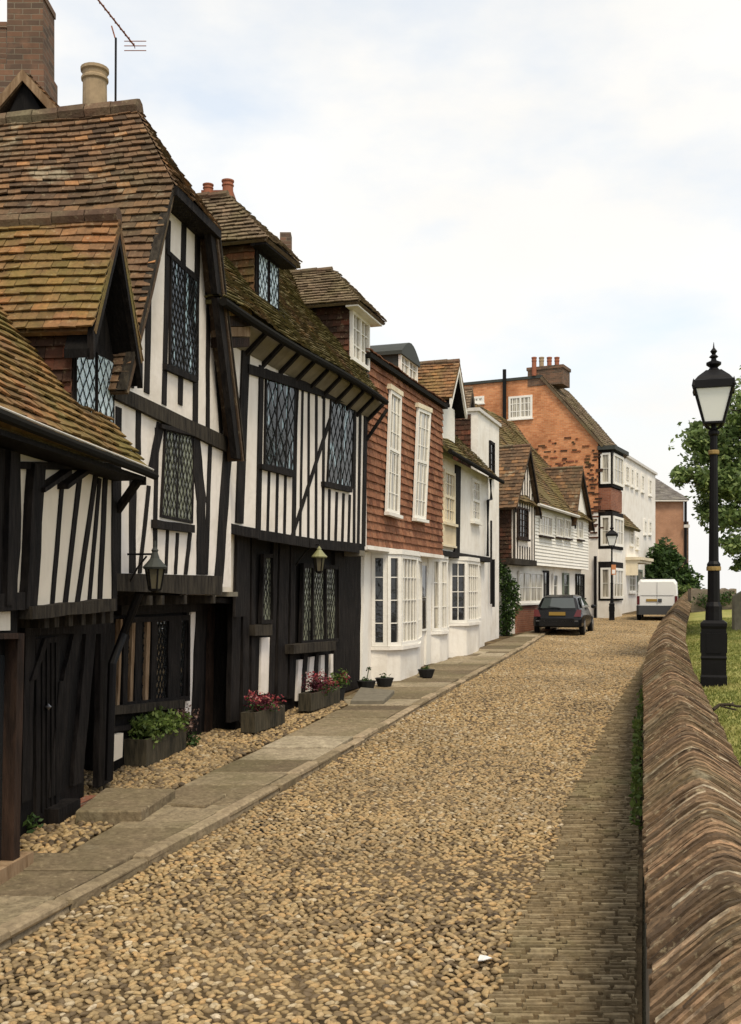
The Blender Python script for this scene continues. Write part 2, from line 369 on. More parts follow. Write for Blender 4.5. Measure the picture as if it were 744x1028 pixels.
def leafm(name, stops):
    t = Nt(name); col = t.ramp(t.tint(), stops); t.fin(col, .55, .3)
    t.p.inputs['Subsurface Weight'].default_value = 0
    tr = t.n('ShaderNodeBsdfTranslucent'); t.l(col, tr.inputs[0]); mx = t.n('ShaderNodeMixShader'); mx.inputs[0].default_value = .3
    t.l(t.p.outputs[0], mx.inputs[1]); t.l(tr.outputs[0], mx.inputs[2]); t.l(mx.outputs[0], t.N['Material Output'].inputs[0])
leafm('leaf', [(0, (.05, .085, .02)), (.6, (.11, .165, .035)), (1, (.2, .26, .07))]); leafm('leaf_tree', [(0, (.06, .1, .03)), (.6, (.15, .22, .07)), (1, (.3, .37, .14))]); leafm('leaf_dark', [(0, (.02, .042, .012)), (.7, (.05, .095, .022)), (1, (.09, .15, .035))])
leafm('grassblade', [(0, (.15, .18, .045)), (.7, (.27, .28, .08)), (1, (.42, .38, .15))]); leafm('heather', [(0, (.05, .035, .025)), (.5, (.16, .09, .07)), (1, (.3, .2, .17))])
leafm('petal_pink', [(0, (.25, .03, .05)), (.5, (.4, .07, .08)), (.85, (.5, .16, .14)), (1, (.6, .42, .4))]); leafm('petal_dark', [(0, (.05, .01, .015)), (.6, (.12, .02, .04)), (1, (.3, .06, .08))])
# ================================================================== ground, road, pavement
def ip(tab, D):
    if D <= tab[0][0]: a, b = tab[0], tab[1]
    elif D >= tab[-1][0]: a, b = tab[-2], tab[-1]
    else:
        for a, b in zip(tab, tab[1:]):
            if a[0] <= D <= b[0]: break
    return a[1] + (b[1] - a[1]) * (D - a[0]) / (b[0] - a[0])
KERB = [(0, -4.0), (6.41, -2.27), (7.64, -1.906), (9.87, -1.24), (13.3, -.28), (18, .994), (30.8, 4.63), (36, 6.0), (60, 13.0)]
WALL = [(-6, -1.5), (0, .05), (5.4, 1.40), (9.9, 2.58), (14.1, 3.66), (20, 5.33), (26, 7.17), (40, 11.6), (64, 19.4)]
BORD = [(0, -.62), (5.39, .606), (7.03, 1.004), (8.48, 1.5), (10.03, 1.85), (13.86, 3.01), (20.5, 5.05), (26, 6.85), (34, 9.5), (60, 18.1)]
PAVL = [(0, -3.4), (8.25, -3.2), (8.3, -2.45), (8.45, -2.39), (10.5, -2.07), (11.75, -1.757), (14.7, -1.0), (17.4, -.365), (18.2, -.5), (19.8, -.1), (34.3, 4.6), (40, 6.6), (60, 15.)]
kX = lambda D: ip(KERB, D); wX = lambda D: ip(WALL, D); bX = lambda D: ip(BORD, D); pX = lambda D: ip(PAVL, D)
def sheet(name, mat, Ds, lf, rf, dz, nx=1, kind='structure', nzf=None):
    mb = MB(); rows = []
    for D in Ds:
        a, b = lf(D), rf(D); rows.append([(a + (b - a) * i / nx, D, gz(D) + dz + (nzf(a + (b - a) * i / nx, D) if nzf else 0)) for i in range(nx + 1)])
    vs = [p for r in rows for p in r]; w = nx + 1
    fs = [[j * w + i, j * w + i + 1, (j + 1) * w + i + 1, (j + 1) * w + i] for j in range(len(rows) - 1) for i in range(nx)]
    mb.add(vs, fs); o = mb.build(name, M[mat], None, smooth=True); o['kind'] = kind; return o
rng = lambda a, b, s: [a + (b - a) * i / s for i in range(s + 1)]
sheet('ground', 'ground', [-60, 0, 30, 62, 100, 180, 400, 900, 2500], lambda D: -1500, lambda D: 1500, -.03, 2)
RD_ = rng(-6, 60, 66)
sheet('road', 'roadbed', RD_, kX, bX, 0, 4)
sheet('stone_gutter', 'roadbed', rng(-6, 45, 51), bX, wX, .004, 1)
sheet('pavement_bed', 'roadbed', rng(-2, 60, 62), lambda D: kX(D) - 3.6, kX, .045, 1)
def ico(sub):
    t = (1 + 5 ** .5) / 2
    v = [Vector(p).normalized() for p in [(-1, t, 0), (1, t, 0), (-1, -t, 0), (1, -t, 0), (0, -1, t), (0, 1, t), (0, -1, -t), (0, 1, -t), (t, 0, -1), (t, 0, 1), (-t, 0, -1), (-t, 0, 1)]]
    f = [(0, 11, 5), (0, 5, 1), (0, 1, 7), (0, 7, 10), (0, 10, 11), (1, 5, 9), (5, 11, 4), (11, 10, 2), (10, 7, 6), (7, 1, 8), (3, 9, 4), (3, 4, 2), (3, 2, 6), (3, 6, 8), (3, 8, 9), (4, 9, 5), (2, 4, 11), (6, 2, 10), (8, 6, 7), (9, 8, 1)]
    for _ in range(sub):
        c = {}; nf = []
        def mid(a, b):
            k = (min(a, b), max(a, b))
            if k not in c: v.append(((v[a] + v[b]) / 2).normalized()); c[k] = len(v) - 1
            return c[k]
        for a, b, d in f:
            x, y, z = mid(a, b), mid(b, d), mid(d, a); nf += [(a, x, z), (b, y, x), (d, z, y), (x, y, z)]
        f = nf
    return np.array([tuple(p) for p in v]), np.array(f)
rs = np.random.RandomState(3)
def pebbles(name, pts, sub, sx, sy, sz, dz=0., sh=0.):
    V, F = ico(sub); n = len(pts); P = np.array(pts); S = np.stack([sx * rs.uniform(.65, 1.3, n), sy * rs.uniform(.65, 1.3, n), sz * rs.uniform(.7, 1.3, n)], 1)
    a = rs.normal(0, .6, n) + .2; c, s = np.cos(a), np.sin(a)
    v = V[None] * S[:, None] * (1 + .16 * rs.normal(0, 1, (n, len(V), 1)).clip(-1.4, 1.4) * (.55 if sub else .4))
    tx, ty = rs.normal(0, .18, n), rs.normal(0, .18, n)
    x = v[..., 0] * c[:, None] - v[..., 1] * s[:, None]; y = v[..., 0] * s[:, None] + v[..., 1] * c[:, None]
    z = v[..., 2] + x * tx[:, None] + y * ty[:, None]
    W = np.stack([x + P[:, 0:1], y + P[:, 1:2], z + P[:, 2:3] + dz], 2).reshape(-1, 3)
    f = (F[None] + (np.arange(n) * len(V))[:, None, None]).reshape(-1)
    me = bpy.data.meshes.new(name); nf = len(f) // 3
    me.vertices.add(len(W)); me.vertices.foreach_set('co', W.ravel()); me.loops.add(len(f)); me.loops.foreach_set('vertex_index', f)
    me.polygons.add(nf); me.polygons.foreach_set('loop_start', np.arange(nf) * 3); me.polygons.foreach_set('loop_total', np.full(nf, 3)); me.update(calc_edges=True)
    me.polygons.foreach_set('use_smooth', np.ones(nf, dtype=bool))
    at = me.attributes.new('tint', 'FLOAT', 'FACE'); big = np.array([.2 * noise.noise(Vector((p[0] * .7, p[1] * .45, 3))) for p in pts])
    at.data.foreach_set('value', np.repeat((rs.beta(2.2, 2.2, n) + big + sh).clip(0, 1), len(F)).astype(np.float32))
    me.materials.append(M['pebble']); o = bpy.data.objects.new(name, me); COL.objects.link(o); o['kind'] = 'stuff'; return o
def scatter(D0, D1, lf, rf, px_, py_, dzf, skip=None):
    out = []; D = D0; r = 0
    while D < D1:
        a, b = lf(D), rf(D); x = a + (r % 2) * px_ / 2
        while x < b:
            X, Y = x + R.uniform(-.3, .3) * px_, D + R.uniform(-.3, .3) * py_
            if not (skip and skip(X, Y)): out.append((X, Y, gz(Y) + dzf(X, Y)))
            x += px_
        D += py_; r += 1
    return out
und = lambda X, Y: .013 * noise.noise(Vector((X * .8, Y * .8, 0))) + .006
worn = lambda X, Y: noise.noise(Vector((X * .9, Y * .7, 9))) > .66
pebbles('road_cobbles', scatter(4.2, 13, lambda D: kX(D) + .04, bX, .056, .039, und, worn), 1, .029, .0185, .014, -.002)
pebbles('road_cobbles', scatter(13, 52, lambda D: kX(D) + .04, lambda D: min(bX(D), wX(D)), .066, .05, und), 0, .037, .025, .018, -.003)
# cobbled strips between the house fronts and the pavement slabs
def inpoly(x, y, P):
    c = False
    for i in range(len(P)):
        (x1, y1), (x2, y2) = P[i - 1], P[i]
        if (y1 > y) != (y2 > y) and x < (x2 - x1) * (y - y1) / (y2 - y1) + x1: c = not c
    return c
pebbles('forecourt_cobbles', scatter(8.3, 18, lambda D: max(-3.3, pX(D) - 1.7), lambda D: pX(D) - .03, .062, .048, lambda X, Y: .066 + .02 * noise.noise(Vector((X * 2, Y * 2, 0)))), 1, .034, .024, .022, 0, -.14)
# thin stones on edge in the gutter strip
mb = MB(); D = 4.0
while D < 34:
    a, b = bX(D), wX(D) - .02; x = a + R.uniform(-.05, .03); h = R.uniform(.032, .06)
    while x < b:
        w = R.uniform(.07, .24); e = min(x + w, b); z = gz(D) + .012 + R.uniform(-.007, .009); y0 = D + R.uniform(-.012, .012); g = R.uniform(.005, .015); k = .006
        q = [(x + g, y0 + g), (e - g, y0 + g + R.uniform(-.006, .006)), (e - g, y0 + h - g), (x + g, y0 + h - g + R.uniform(-.006, .006))]
        s_ = -.0; top = [(p[0] + (k if i in (0, 3) else -k), p[1] + (k if i < 2 else -k) * .7, z + .012) for i, p in enumerate(q)]
        lo = [(p[0], p[1], z - .02) for p in q]
        mb.add(lo + top, [[4, 5, 6, 7], [0, 1, 5, 4], [1, 2, 6, 5], [2, 3, 7, 6], [3, 0, 4, 7]], R.gauss(.5, .2)); x = e
    D += h
struct(mb.build('gutter_stones', M['gutterstone']), 'stuff')
# kerb
mb = MB(); D = 3.0
while D < 50:
    L = R.uniform(.3, .8); a, b = kX(D), kX(D + L); z = .08 + R.uniform(-.012, .018)
    lo = [(a - .13, D + .012, gz(D) - .05), (a, D + .012, gz(D) - .05), (b, D + L - .012, gz(D + L) - .05), (b - .13, D + L - .012, gz(D + L) - .05)]
    j = R.uniform(-.03, .02)
    top = [(p[0] + (.012 if i in (0, 3) else -.018) + j, p[1] + (.012 if i < 2 else -.012), p[2] + .05 + z) for i, p in enumerate(lo)]
    midp = [(p[0] + j, p[1], p[2] + .035 + z) for p in lo]
    mb.add(lo + midp + top, [[8, 9, 10, 11]] + [[i + o, (i + 1) % 4 + o, (i + 1) % 4 + 4 + o, i + 4 + o] for o in (0, 4) for i in range(4)], R.random()); D += L
struct(mb.build('kerb', M['kerbstone']))
# pavement slabs
mb = MB(); D = 3.5
while D < 48:
    L = R.uniform(.55, .95); a0, b0, a1, b1 = pX(D), kX(D) - .14, pX(D + L), kX(D + L) - .14
    if D < 8.3 < D + L: L = 8.3 - D; a1 = -3.2; b1 = kX(8.3) - .14
    n = max(1, round((b0 - a0) / R.uniform(.7, 1.1)))
    cuts = [0] + sorted(i / n + R.uniform(-.08, .08) for i in range(1, n)) + [1]
    for i in range(n):
        s0, s1 = cuts[i], cuts[i + 1]; g = .011; z = .078 + R.uniform(-.009, .009); tl = R.uniform(-.006, .006)
        q = [(a0 + (b0 - a0) * s0 + g, D + g), (a0 + (b0 - a0) * s1 - g, D + g), (a1 + (b1 - a1) * s1 - g, D + L - g), (a1 + (b1 - a1) * s0 + g, D + L - g)]
        lo = [(x, y, gz(y) - .02) for x, y in q]; md = [(x, y, gz(y) + z - .008) for x, y in q]
        cx_, cy_ = sum(p[0] for p in q) / 4, sum(p[1] for p in q) / 4
        tp = [(x + .008 * (1 if x < cx_ else -1), y + .008 * (1 if y < cy_ else -1), gz(y) + z + (tl if i_ < 2 else -tl)) for i_, (x, y) in enumerate(q)]
        mb.add(lo + md + tp, [[8, 9, 10, 11]] + [[k + o, (k + 1) % 4 + o, (k + 1) % 4 + 4 + o, k + 4 + o] for o in (0, 4) for k in range(4)], R.random())
    D += L
struct(mb.build('pavement', M['paving']))
# churchyard lawn (raised behind the wall)
lz = lambda X, D: .62 + .12 * min(1, max(0, (X - wX(D) - .6) / 1.2)) + .03 * noise.noise(Vector((X * .4, D * .4, 1)))
mb = MB(); Ds = rng(-6, 44, 60)
vs = [(wX(D) + .45 + (i / 14) ** 2 * 14, D, gz(D) + lz(wX(D) + .45 + (i / 14) ** 2 * 14, D)) for D in Ds for i in range(15)]
mb.add(vs, [[j * 15 + i, j * 15 + i + 1, (j + 1) * 15 + i + 1, (j + 1) * 15 + i] for j in range(len(Ds) - 1) for i in range(14)])
mb.add([(wX(44) + .45, 44, gz(44) + .6), (30, 44, gz(44) + .7), (30, 44, -1), (wX(44) + .45, 44, -1)], [[0, 1, 2, 3]])
struct(mb.build('churchyard_lawn', M['lawn'], smooth=True))
mb = MB()
for i in range(60000):
    D = 2.5 + 31 * R.random(); X = wX(D) + .62 + R.random() ** 1.2 * (1.2 + .14 * D); s = .014 + .0009 * D; h = R.uniform(.02, .05)
    a = R.uniform(0, 6.28); c_, s_ = math.cos(a) * s / 2, math.sin(a) * s / 2; z = gz(D) + lz(X, D); lx, ly = R.uniform(-.02, .02), R.uniform(-.02, .02)
    mb.add([(X - c_, D - s_, z), (X + c_, D + s_, z), (X + lx, D + ly, z + h)], [[0, 1, 2]], min(1, max(0, .5 + .6 * noise.noise(Vector((X, D, 0))) + R.uniform(-.25, .25))))
struct(mb.build('lawn_grass', M['grassblade']), 'stuff')

# ------------------------------------------------------------------ churchyard wall with brick coping
W = thing('churchyard_wall', 'long low churchyard wall with rounded red brick coping beside the cobbled lane', 'wall', (wX(5), 5, gz(5)))
mb = MB(); Ds = rng(-4, 60, 96)
vs = []
for D in Ds:
    x = wX(D) + .02; g = gz(D); vs += [(x, D, g - .1), (x + .03, D, g + .93), (x + .60, D, g + .93), (x + .63, D, g - .1)]
mb.add(vs, [[j * 4 + i, j * 4 + (i + 1) % 4, (j + 1) * 4 + (i + 1) % 4, (j + 1) * 4 + i] for j in range(len(Ds) - 1) for i in range(4)] + [[0, 1, 2, 3], [(len(Ds) - 1) * 4 + i for i in (3, 2, 1, 0)]])
mb.build('wall_body', M['rubble'], W, uv=True)
PR = [(0, 0), (.0, .035), (.05, .07), (.1, .105), (.155, .146), (.21, .185), (.28, .225), (.33, .238), (.38, .225), (.45, .185), (.51, .145), (.57, .105), (.67, .035), (.67, 0)]
mb = MB(); D = 1.6
while D < 60:
    h = R.uniform(.03, .05); dz = R.uniform(-.011, .011) + .035 * noise.noise(Vector((0, D * .7, 4))); sc = 1 + R.uniform(-.05, .05) + .12 * noise.noise(Vector((5, D * .5, 4)))
    t = min(1, max(0, R.gauss(.45, .2) + .35 * noise.noise(Vector((1, D * .9, 7))))); ox = R.uniform(-.012, .012); sl = .06
    n = len(PR); sk = [R.uniform(-.003, .003) for _ in PR]; sz = [R.uniform(-.004, .004) for _ in PR]
    # each course leans: the flanks lie further forward than the ridge
    def ring(y): return [(wX(y) + x + ox, y - abs(x - .335) * .16 + sk[i], gz(y) + .925 + z * sc + sz[i] + (dz if 0 < i < n - 1 else 0)) for i, (x, z) in enumerate(PR)]
    a, b = ring(D + .004), ring(D + h - .005); tl = R.uniform(-.007, .007); b = [(p[0], p[1], p[2] + tl) for p in b]
    ts = []; tj = t
    for i in range(n):
        if R.random() < .2: tj = min(1, max(0, t + R.gauss(0, .2)))
        ts.append(tj)
    base = len(mb.v); mb.v += a + b
    for i in range(n - 1): mb.f.append([base + i, base + i + 1, base + n + i + 1, base + n + i]); mb.t.append(ts[i])
    mb.f.append([base + i for i in range(n)]); mb.t.append(t * .5); mb.f.append([base + n + i for i in range(n)][::-1]); mb.t.append(t * .5)
    D += h
mb.build('coping', M['coping'], W)
mb = MB(); vs = []
for D in Ds:
    x = wX(D); g = gz(D) + .92 + .03 * noise.noise(Vector((0, D * .7, 4))) ; vs += [(x + .03, D, g - .01), (x + .12, D, g + .075), (x + .33, D, g + .2), (x + .55, D, g + .075), (x + .64, D, g - .01)]
mb.add(vs, [[j * 5 + i, j * 5 + i + 1, (j + 1) * 5 + i + 1, (j + 1) * 5 + i] for j in range(len(Ds) - 1) for i in range(4)])
mb.build('mortar_bed', M['roadbed'], W)
# cross wall of the churchyard
def rubble_wall(name, label, X0, X1, D, h, t):
    mb = MB(); n = 16; fr = Fr(X0, D, 1, 0); top = [(fr_u, gz(D) + .6 + h + R.uniform(-.05, .05)) for fr_u in rng(0, X1 - X0, n)]
    poly(mb, fr, [(0, gz(D) + .3), (X1 - X0, gz(D) + .3)] + top[::-1], -t, 0)
    r = thing(name, label, 'wall', (X0, D, gz(D)))
    mb.build('wall_body', M['rubble'], r, uv=True)
    return r
cw = rubble_wall('stone_wall', 'dark mossy stone wall across the far end of the lawn behind the lamp post', wX(40) + .66, 14.0, 40, .92, .4)
mb = MB(); leaves(mb, (12.9, 39.8, gz(40) + 1.1), .7, .2, .35, 260, .06); leaves(mb, (13.6, 39.8, gz(40) + 1.2), .5, .2, .3, 200, .06); mb.build('ivy', M['leaf_dark'], cw)

# ================================================================== house A (jettied, mossy roof, gabled dormer)
FA = Fr(-2.69, 11.1, .12)
A = thing('jettied_house', 'low black timber jettied house with mossy eaves and gabled dormer at left edge', 'house', (-4.2, 9.0, gz(9)))
nA = .35
uR = FA.un(116, 540, nA)[0]; uL = -5.4
mb = MB(); box(mb, FA, uL, uR - .02, -5, nA, 2.25, 3.62); mb.build('upper_wall', M['cream'], A, uv=True)
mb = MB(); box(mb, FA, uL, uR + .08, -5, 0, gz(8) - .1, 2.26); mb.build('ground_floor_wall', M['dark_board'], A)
def TA(*a, **k): return timber(A, FA, *a, **k)
def TAc(x0, y0, x1, y1, w, name='stud', **k): return timber(A, FA, '3', 'v', x0, y0, x1, y1, w, nA, name, **k)
for x0, y0, x1, y1, w in [(192, 30, 158, 440, 11), (243, 30, 196, 440, 12), (291, 25, 232, 438, 12), (300, 60, 268, 435, 9), (318, 40, 300, 430, 13)]: TAc(x0, y0, x1, y1, w)
TAc(343, 30, 343, 455, 14, 'corner_post'); TAc(122, 20, 95, 450, 34, 'corner_post', d=.07); TAc(-30, -40, -30, 460, 200, 'dark_boarding', d=.06, w2=170)
TAc(42, -20, 30, 440, 18, 'stud', d=.1)
for x0, y0, x1, y1 in [(135, 95, 215, 40), (205, 85, 280, 30)]: TA('3', 'h', x0, y0, x1, y1, 14, nA, 'eaves_brace', d=.1)
TA('3', 'h', 98, 462, 348, 438, 38, nA, 'jetty_beam', d=.1, mat=M['timber_grey'])
mb = MB()
for x in (130, 160, 202, 240, 272, 300, 325):
    u, z = FA.un(*cv('3', x, 486), .3); box(mb, FA, u - .045, u + .045, -.3, .33, 2.06, 2.17)
mb.build('joist_ends', M['timber_grey'], A)
TA('3', 'h', -20, 20, 350, 25, 22, nA, 'wall_plate', d=.04)
# ground floor carpentry under the jetty
for x0, y0, x1, y1, w in [(232, 330, 195, 740, 40), (325, 160, 278, 700, 34), (385, 130, 375, 700, 50), (110, 130, 95, 760, 34), (290, 120, 240, 330, 30)]:
    TA('A', 'v', x0, y0, x1, y1, w, 0, 'post', d=.04, mat=M['timber'] if x0 != 330 else M['timber_brown'])
TA('A', 'v', 170, 180, 120, 330, 16, 0, 'arch_brace', d=.06, mat=M['timber']); TA('A', 'h', 90, 150, 400, 140, 40, 0, 'lintel', d=.05)
d_ = MB(); a = FA.un(*cv('A', 118, 300), 0)[0]; b = FA.un(*cv('A', 200, 300), 0)[0]; box(d_, FA, a, b, -.02, .03, gz(9) + .15, 1.95)
door = d_.build('door', M['timber'], A); mb = MB()
for i in range(1, 5): box(mb, FA, a + (b - a) * i / 5 - .008, a + (b - a) * i / 5 + .008, .031, .045, gz(9) + .2, 1.9)
mb.build('cover_strip', M['dark_board'], door)
mb = MB(); u, z = FA.un(*cv('A', 168, 424), .05); mb.lathe(FA.w(u, .06, z), [(.0, -.03), (.03, 0), (.0, .03)], 8); mb.build('door_knob', M['metal'], door)
mb = MB(); u0, _ = FA.un(*cv('A', 185, 745), .1); u1 = FA.un(*cv('A', 265, 745), .1)[0]; box(mb, FA, u0, u1, 0, .16, gz(9), gz(9) + .22); mb.build('plinth', M['timber'], A)
mb = MB(); box(mb, FA, u1 + .01, u1 + .5, .02, .12, gz(10), gz(10) + .13); mb.build('brick_sill', M['brick_red'], A, uv=True)
# shopfront frame at the picture's edge
for x0, y0, x1, y1, w, nm, mt in [(75, 170, 58, 985, 24, 'door_post', 'timber_brown'), (52, 230, 30, 960, 10, 'door_jamb', 'timber_brown')]:
    TA('A', 'v', x0, y0, x1, y1, w, .34, nm, d=.1 if nm == 'door_post' else .05, mat=M[mt])
TA('A', 'h', -40, 172, 88, 172, 20, .34, 'door_head', d=.14, mat=M['timber_brown']); TA('A', 'h', -60, 52, 90, 48, 60, .34, 'fascia_beam', d=.1)
q = pp(FA, 'A', [(-160, 970), (40, 962), (58, 240), (-160, 240)], .34); mb = MB(); poly(mb, FA, q, .2, .345); mb.build('glazed_door_pane', M['glass'], A)
q = pp(FA, 'A', [(-100, 155), (28, 152), (28, 82), (-100, 78)], .34); mb = MB(); poly(mb, FA, q, .1, .36); mb.build('plaster_panel', M['cream'], A)
mb = MB(); ua = FA.un(*cv('A', 62, 990), .34)[0]; box(mb, FA, uL, ua, .0, .34, gz(8) - .1, 2.25); mb.build('shopfront_wall', M['dark_board'], A)
mb = MB(); box(mb, FA, uL, ua, .345, .47, gz(8) - .05, gz(8) + .17); mb.build('threshold', M['timber_tan'], A)
# roof
eA, zE = .68, 3.52; rA = lambda n: zE + (eA - n) * 1.28
uE = FA.un(150, 470, .7)[0]
roof(A, FA, [[(uL, eA, rA(eA)), (uE, eA, rA(eA)), (uE, -1.9, rA(-1.9)), (uL, -1.9, rA(-1.9))]], 'tile_moss', course=.098, tw=.16)
mb = MB(); box(mb, FA, uL, uE - .02, nA, eA - .02, zE - .1, zE - .06); mb.build('soffit', M['dark_board'], A)
mb = MB(); mb.tube([FA.w(uL, eA + .06, zE + .03), FA.w(uL + 2, eA + .06, zE - .01), FA.w(uE - .3, eA + .06, zE - .04), FA.w(uE + .05, eA + .06, zE - .05)], .04, 8); mb.build('gutter', M['gutter_dark'], A)
mb = MB(); mb.tube([FA.w(uL, eA + .075, zE + .075), FA.w(uL + 2, eA + .075, zE + .035), FA.w(uE - .3, eA + .075, zE + .006), FA.w(uE - .05, eA + .075, zE - .002)], .009, 6); mb.build('gutter_rim', M['gutter_white'], A)
# bracket at the eave end
q0, q1 = FA.un(*cv('3', 355, 155), nA + .02), FA.un(*cv('3', 470, 65), .62); mb = MB(); mb.tube([FA.w(q0[0] + .02, nA, q0[1]), FA.w(uE - .08, .62, zE - .1)], .045, 6); mb.build('eaves_bracket', M['timber'], A)
mb = MB(); box(mb, FA, uR - .06, uE, .55, .67, zE - .14, zE - .06); mb.build('eaves_beam', M['timber'], A)

# ---- gabled or hipped dormers
def dormer(house, fr, u0, u1, nf, zb, ze, za, kind, rf, rmat, cheek, front, side=.17, over=.22, backn=-1.2, rz=None, win=None, course=.098, tw=.15, hipn=None, bargemat='timber', gutter=None):
    um = (u0 + u1) / 2
    mb = MB(); box(mb, fr, u0 + .02, u1 - .02, backn, nf - .012, zb - .3, ze - .01); d = mb.build('dormer', M[cheek[1]] if cheek[0] == 'plain' else M['dark_board'], house)
    if cheek[0] == 'tile':
        for uu, sg in ((u0, -1), (u1, 1)):
            t = MB(); tiles(t, fr.w(uu, backn, zb - .3), fr.w(uu, nf, zb - .3), fr.w(uu, nf, ze), fr.w(uu, backn, ze), out=fr.e * sg, course=.11, tw=.16, under=.02, sag=.01)
            t.build('tile_hung_cheek', M[cheek[1]], d)
    t = MB(); o = nf + over; a, b = u0 - side, u1 + side; slope = (za - ze) / (um - a); zl = ze - .0
    if kind == 'gable':
        tiles(t, fr.w(a, backn, zl), fr.w(a, o, zl), fr.w(um, o, za), fr.w(um, backn, za), course=course, tw=tw)
        tiles(t, fr.w(b, backn, zl), fr.w(b, o, zl), fr.w(um, o, za), fr.w(um, backn, za), course=course, tw=tw)
    elif kind == 'hip':
        h = hipn if hipn is not None else nf - .5
        tiles(t, fr.w(a, backn, zl), fr.w(a, o, zl), fr.w(um, h, za), fr.w(um, backn, za), course=course, tw=tw)
        tiles(t, fr.w(b, backn, zl), fr.w(b, o, zl), fr.w(um, h, za), fr.w(um, backn, za), course=course, tw=tw)
        tiles(t, fr.w(a, o, zl), fr.w(b, o, zl), fr.w(um + .01, h, za), fr.w(um - .01, h, za), course=course, tw=tw)
    else:
        n = 8; pts = [(a + (b - a) * i / n, ze + (za - ze) * math.sin(math.pi * i / n)) for i in range(n + 1)]
        poly(t, fr, [(b, ze - .06), (a, ze - .06)] + [(u, z + .02) for u, z in pts], backn, o)
    r = t.build('dormer_roof', M[rmat], d)
    if kind == 'gable':
        g = MB()
        for s in (a, b): poly(g, fr, [(s, zl - .24), (s, zl - .16), (um, za - .16), (um, za - .24)], nf - .02, o - .04)
        g.build('verge_soffit', M['dark_board'], d)
    if kind == 'gable':
        g = MB(); poly(g, fr, [(u0, ze - .02), (u1, ze - .02), (um, za - .09)], nf - .3, nf - .005); g.build('gable_wall', M[front], d)
        for s, e_ in ((a, 'l'), (b, 'r')):
            g = MB(); poly(g, fr, [(s, zl - .26), (s, zl - .02), (um, za - .02), (um, za - .24)], o - .06, o - .004); g.build('bargeboard', M[bargemat], d)
        ridge(d, fr, (um, backn, za + .02), (um, o, za + .02), 'ridge_mat', .075)
    elif kind == 'hip':
        ridge(d, fr, (um, backn, za + .02), (um, h, za + .02), 'ridge_mat', .06)
        g = MB(); box(g, fr, a + .05, b - .05, nf, o - .05, zl - .07, zl - .03); g.build('fascia', M[bargemat], d)
    return d
a, b = FA.un(73, 400, .3)[0], FA.un(114, 400, .3)[0]
dA = dormer(A, FA, a, b, .3, 3.98, 4.62, 5.8, 'gable', None, 'tile_dormer', ('tile', 'tile_hung_brown'), 'plaster', side=.14, over=.25, backn=-2.6, course=.1)
mb = MB(); box(mb, FA, a, b, .28, .31, 3.7, 4.65); mb.build('window_surround', M['timber'], dA)
um = (a + b) / 2
for (p, q_, zb) in ((a + .02, um - .02, 3.78), (um + .02, b - .05, 3.76)):
    window(dA, FA, [(p, zb), (q_, zb), (q_, 4.58), (p, 4.58)], .31, glass='glass_painted_sky', lattice=.13, mat='timber', fw=.02, d=.015, sill=False)
mb = MB(); box(mb, FA, a - .05, b + .05, .3, .38, 3.68, 3.755); mb.build('window_sill', M['timber'], dA)
mb = MB(); poly(mb, FA, [(a - .0, 4.6), (b + .1, 4.6), (um, 5.6)], .26, .30); mb.build('dark_gable_board', M['timber'], dA)
# ================================================================== house B (big gable)
FB = Fr(-2.65, 10.97, .2); GB = -.35
B = thing('gabled_house', 'tall black and white timber house with steep half-hipped brown tile gable', 'house', (-3.4, 12.5, gz(12.5)))
nB = .3; u0 = FB.un(100, 540, nB)[0]; u1 = FB.un(232, 540, nB)[0]
gp = lambda px, py, n=.3: FB.un(px, py, n)
vl, vr = gp(125, 392, .5), gp(244, 462, .5); tl_, tr_ = gp(173, 192, .5), gp(217, 224, .5)
gl = gp(150, 290, .5); gr = gp(225, 300, .5)
zt = (tl_[1] + tr_[1]) / 2
body = [(u0, 2.42), (u1, 2.42), (u1, vr[1]), (gr[0] - .1, gr[1] - .05), (tr_[0] - .02, zt - .05), (tl_[0] + .05, zt - .05), (gl[0] + .08, gl[1]), (vl[0] + .05, vl[1]), (u0, vl[1])]
mb = MB(); poly(mb, FB, body, -6, nB); mb.build('gable_wall', M['plaster'], B)
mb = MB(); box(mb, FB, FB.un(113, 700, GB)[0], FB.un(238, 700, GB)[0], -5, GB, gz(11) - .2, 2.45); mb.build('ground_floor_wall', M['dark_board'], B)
def TB(o, x0, y0, x1, y1, w, name=None, n=nB, k='U', **kw): return timber(B, FB, k, o, x0, y0, x1, y1, w, n, name, **kw)
# storey beams
TB('h', 60, 238, 490, 442, 56, 'gable_beam', d=.05, mat=M['timber_grey'])
TB('h', 62, 968, 470, 982, 70, 'jetty_beam', d=.06, mat=M['timber_grey'])
# gable studs (crop 2: 0,220)
for x0, y0, x1, y1, w in [(447, 190, 440, 520, 15), (505, 0, 492, 555, 13), (552, 0, 540, 555, 13), (592, 10, 585, 610, 14), (623, 180, 622, 625, 10), (640, 300, 662, 640, 9), (393, 430, 388, 500, 26)]:
    TB('v', x0, y0, x1, y1, w, k='2')
TB('h', 500, 95, 590, 180, 16, 'window_head', k='2', d=.02); TB('h', 498, 440, 590, 480, 18, 'window_sill', k='2', d=.05)
q = wq(FB, '2', [(502, 440), (588, 482), (590, 170), (506, 108)], nB); window(B, FB, q, nB, lattice=.1, glass='glass_painted_sky_streaks', mat='timber', fw=.03, mull=[.5], sill=False, d=.025)
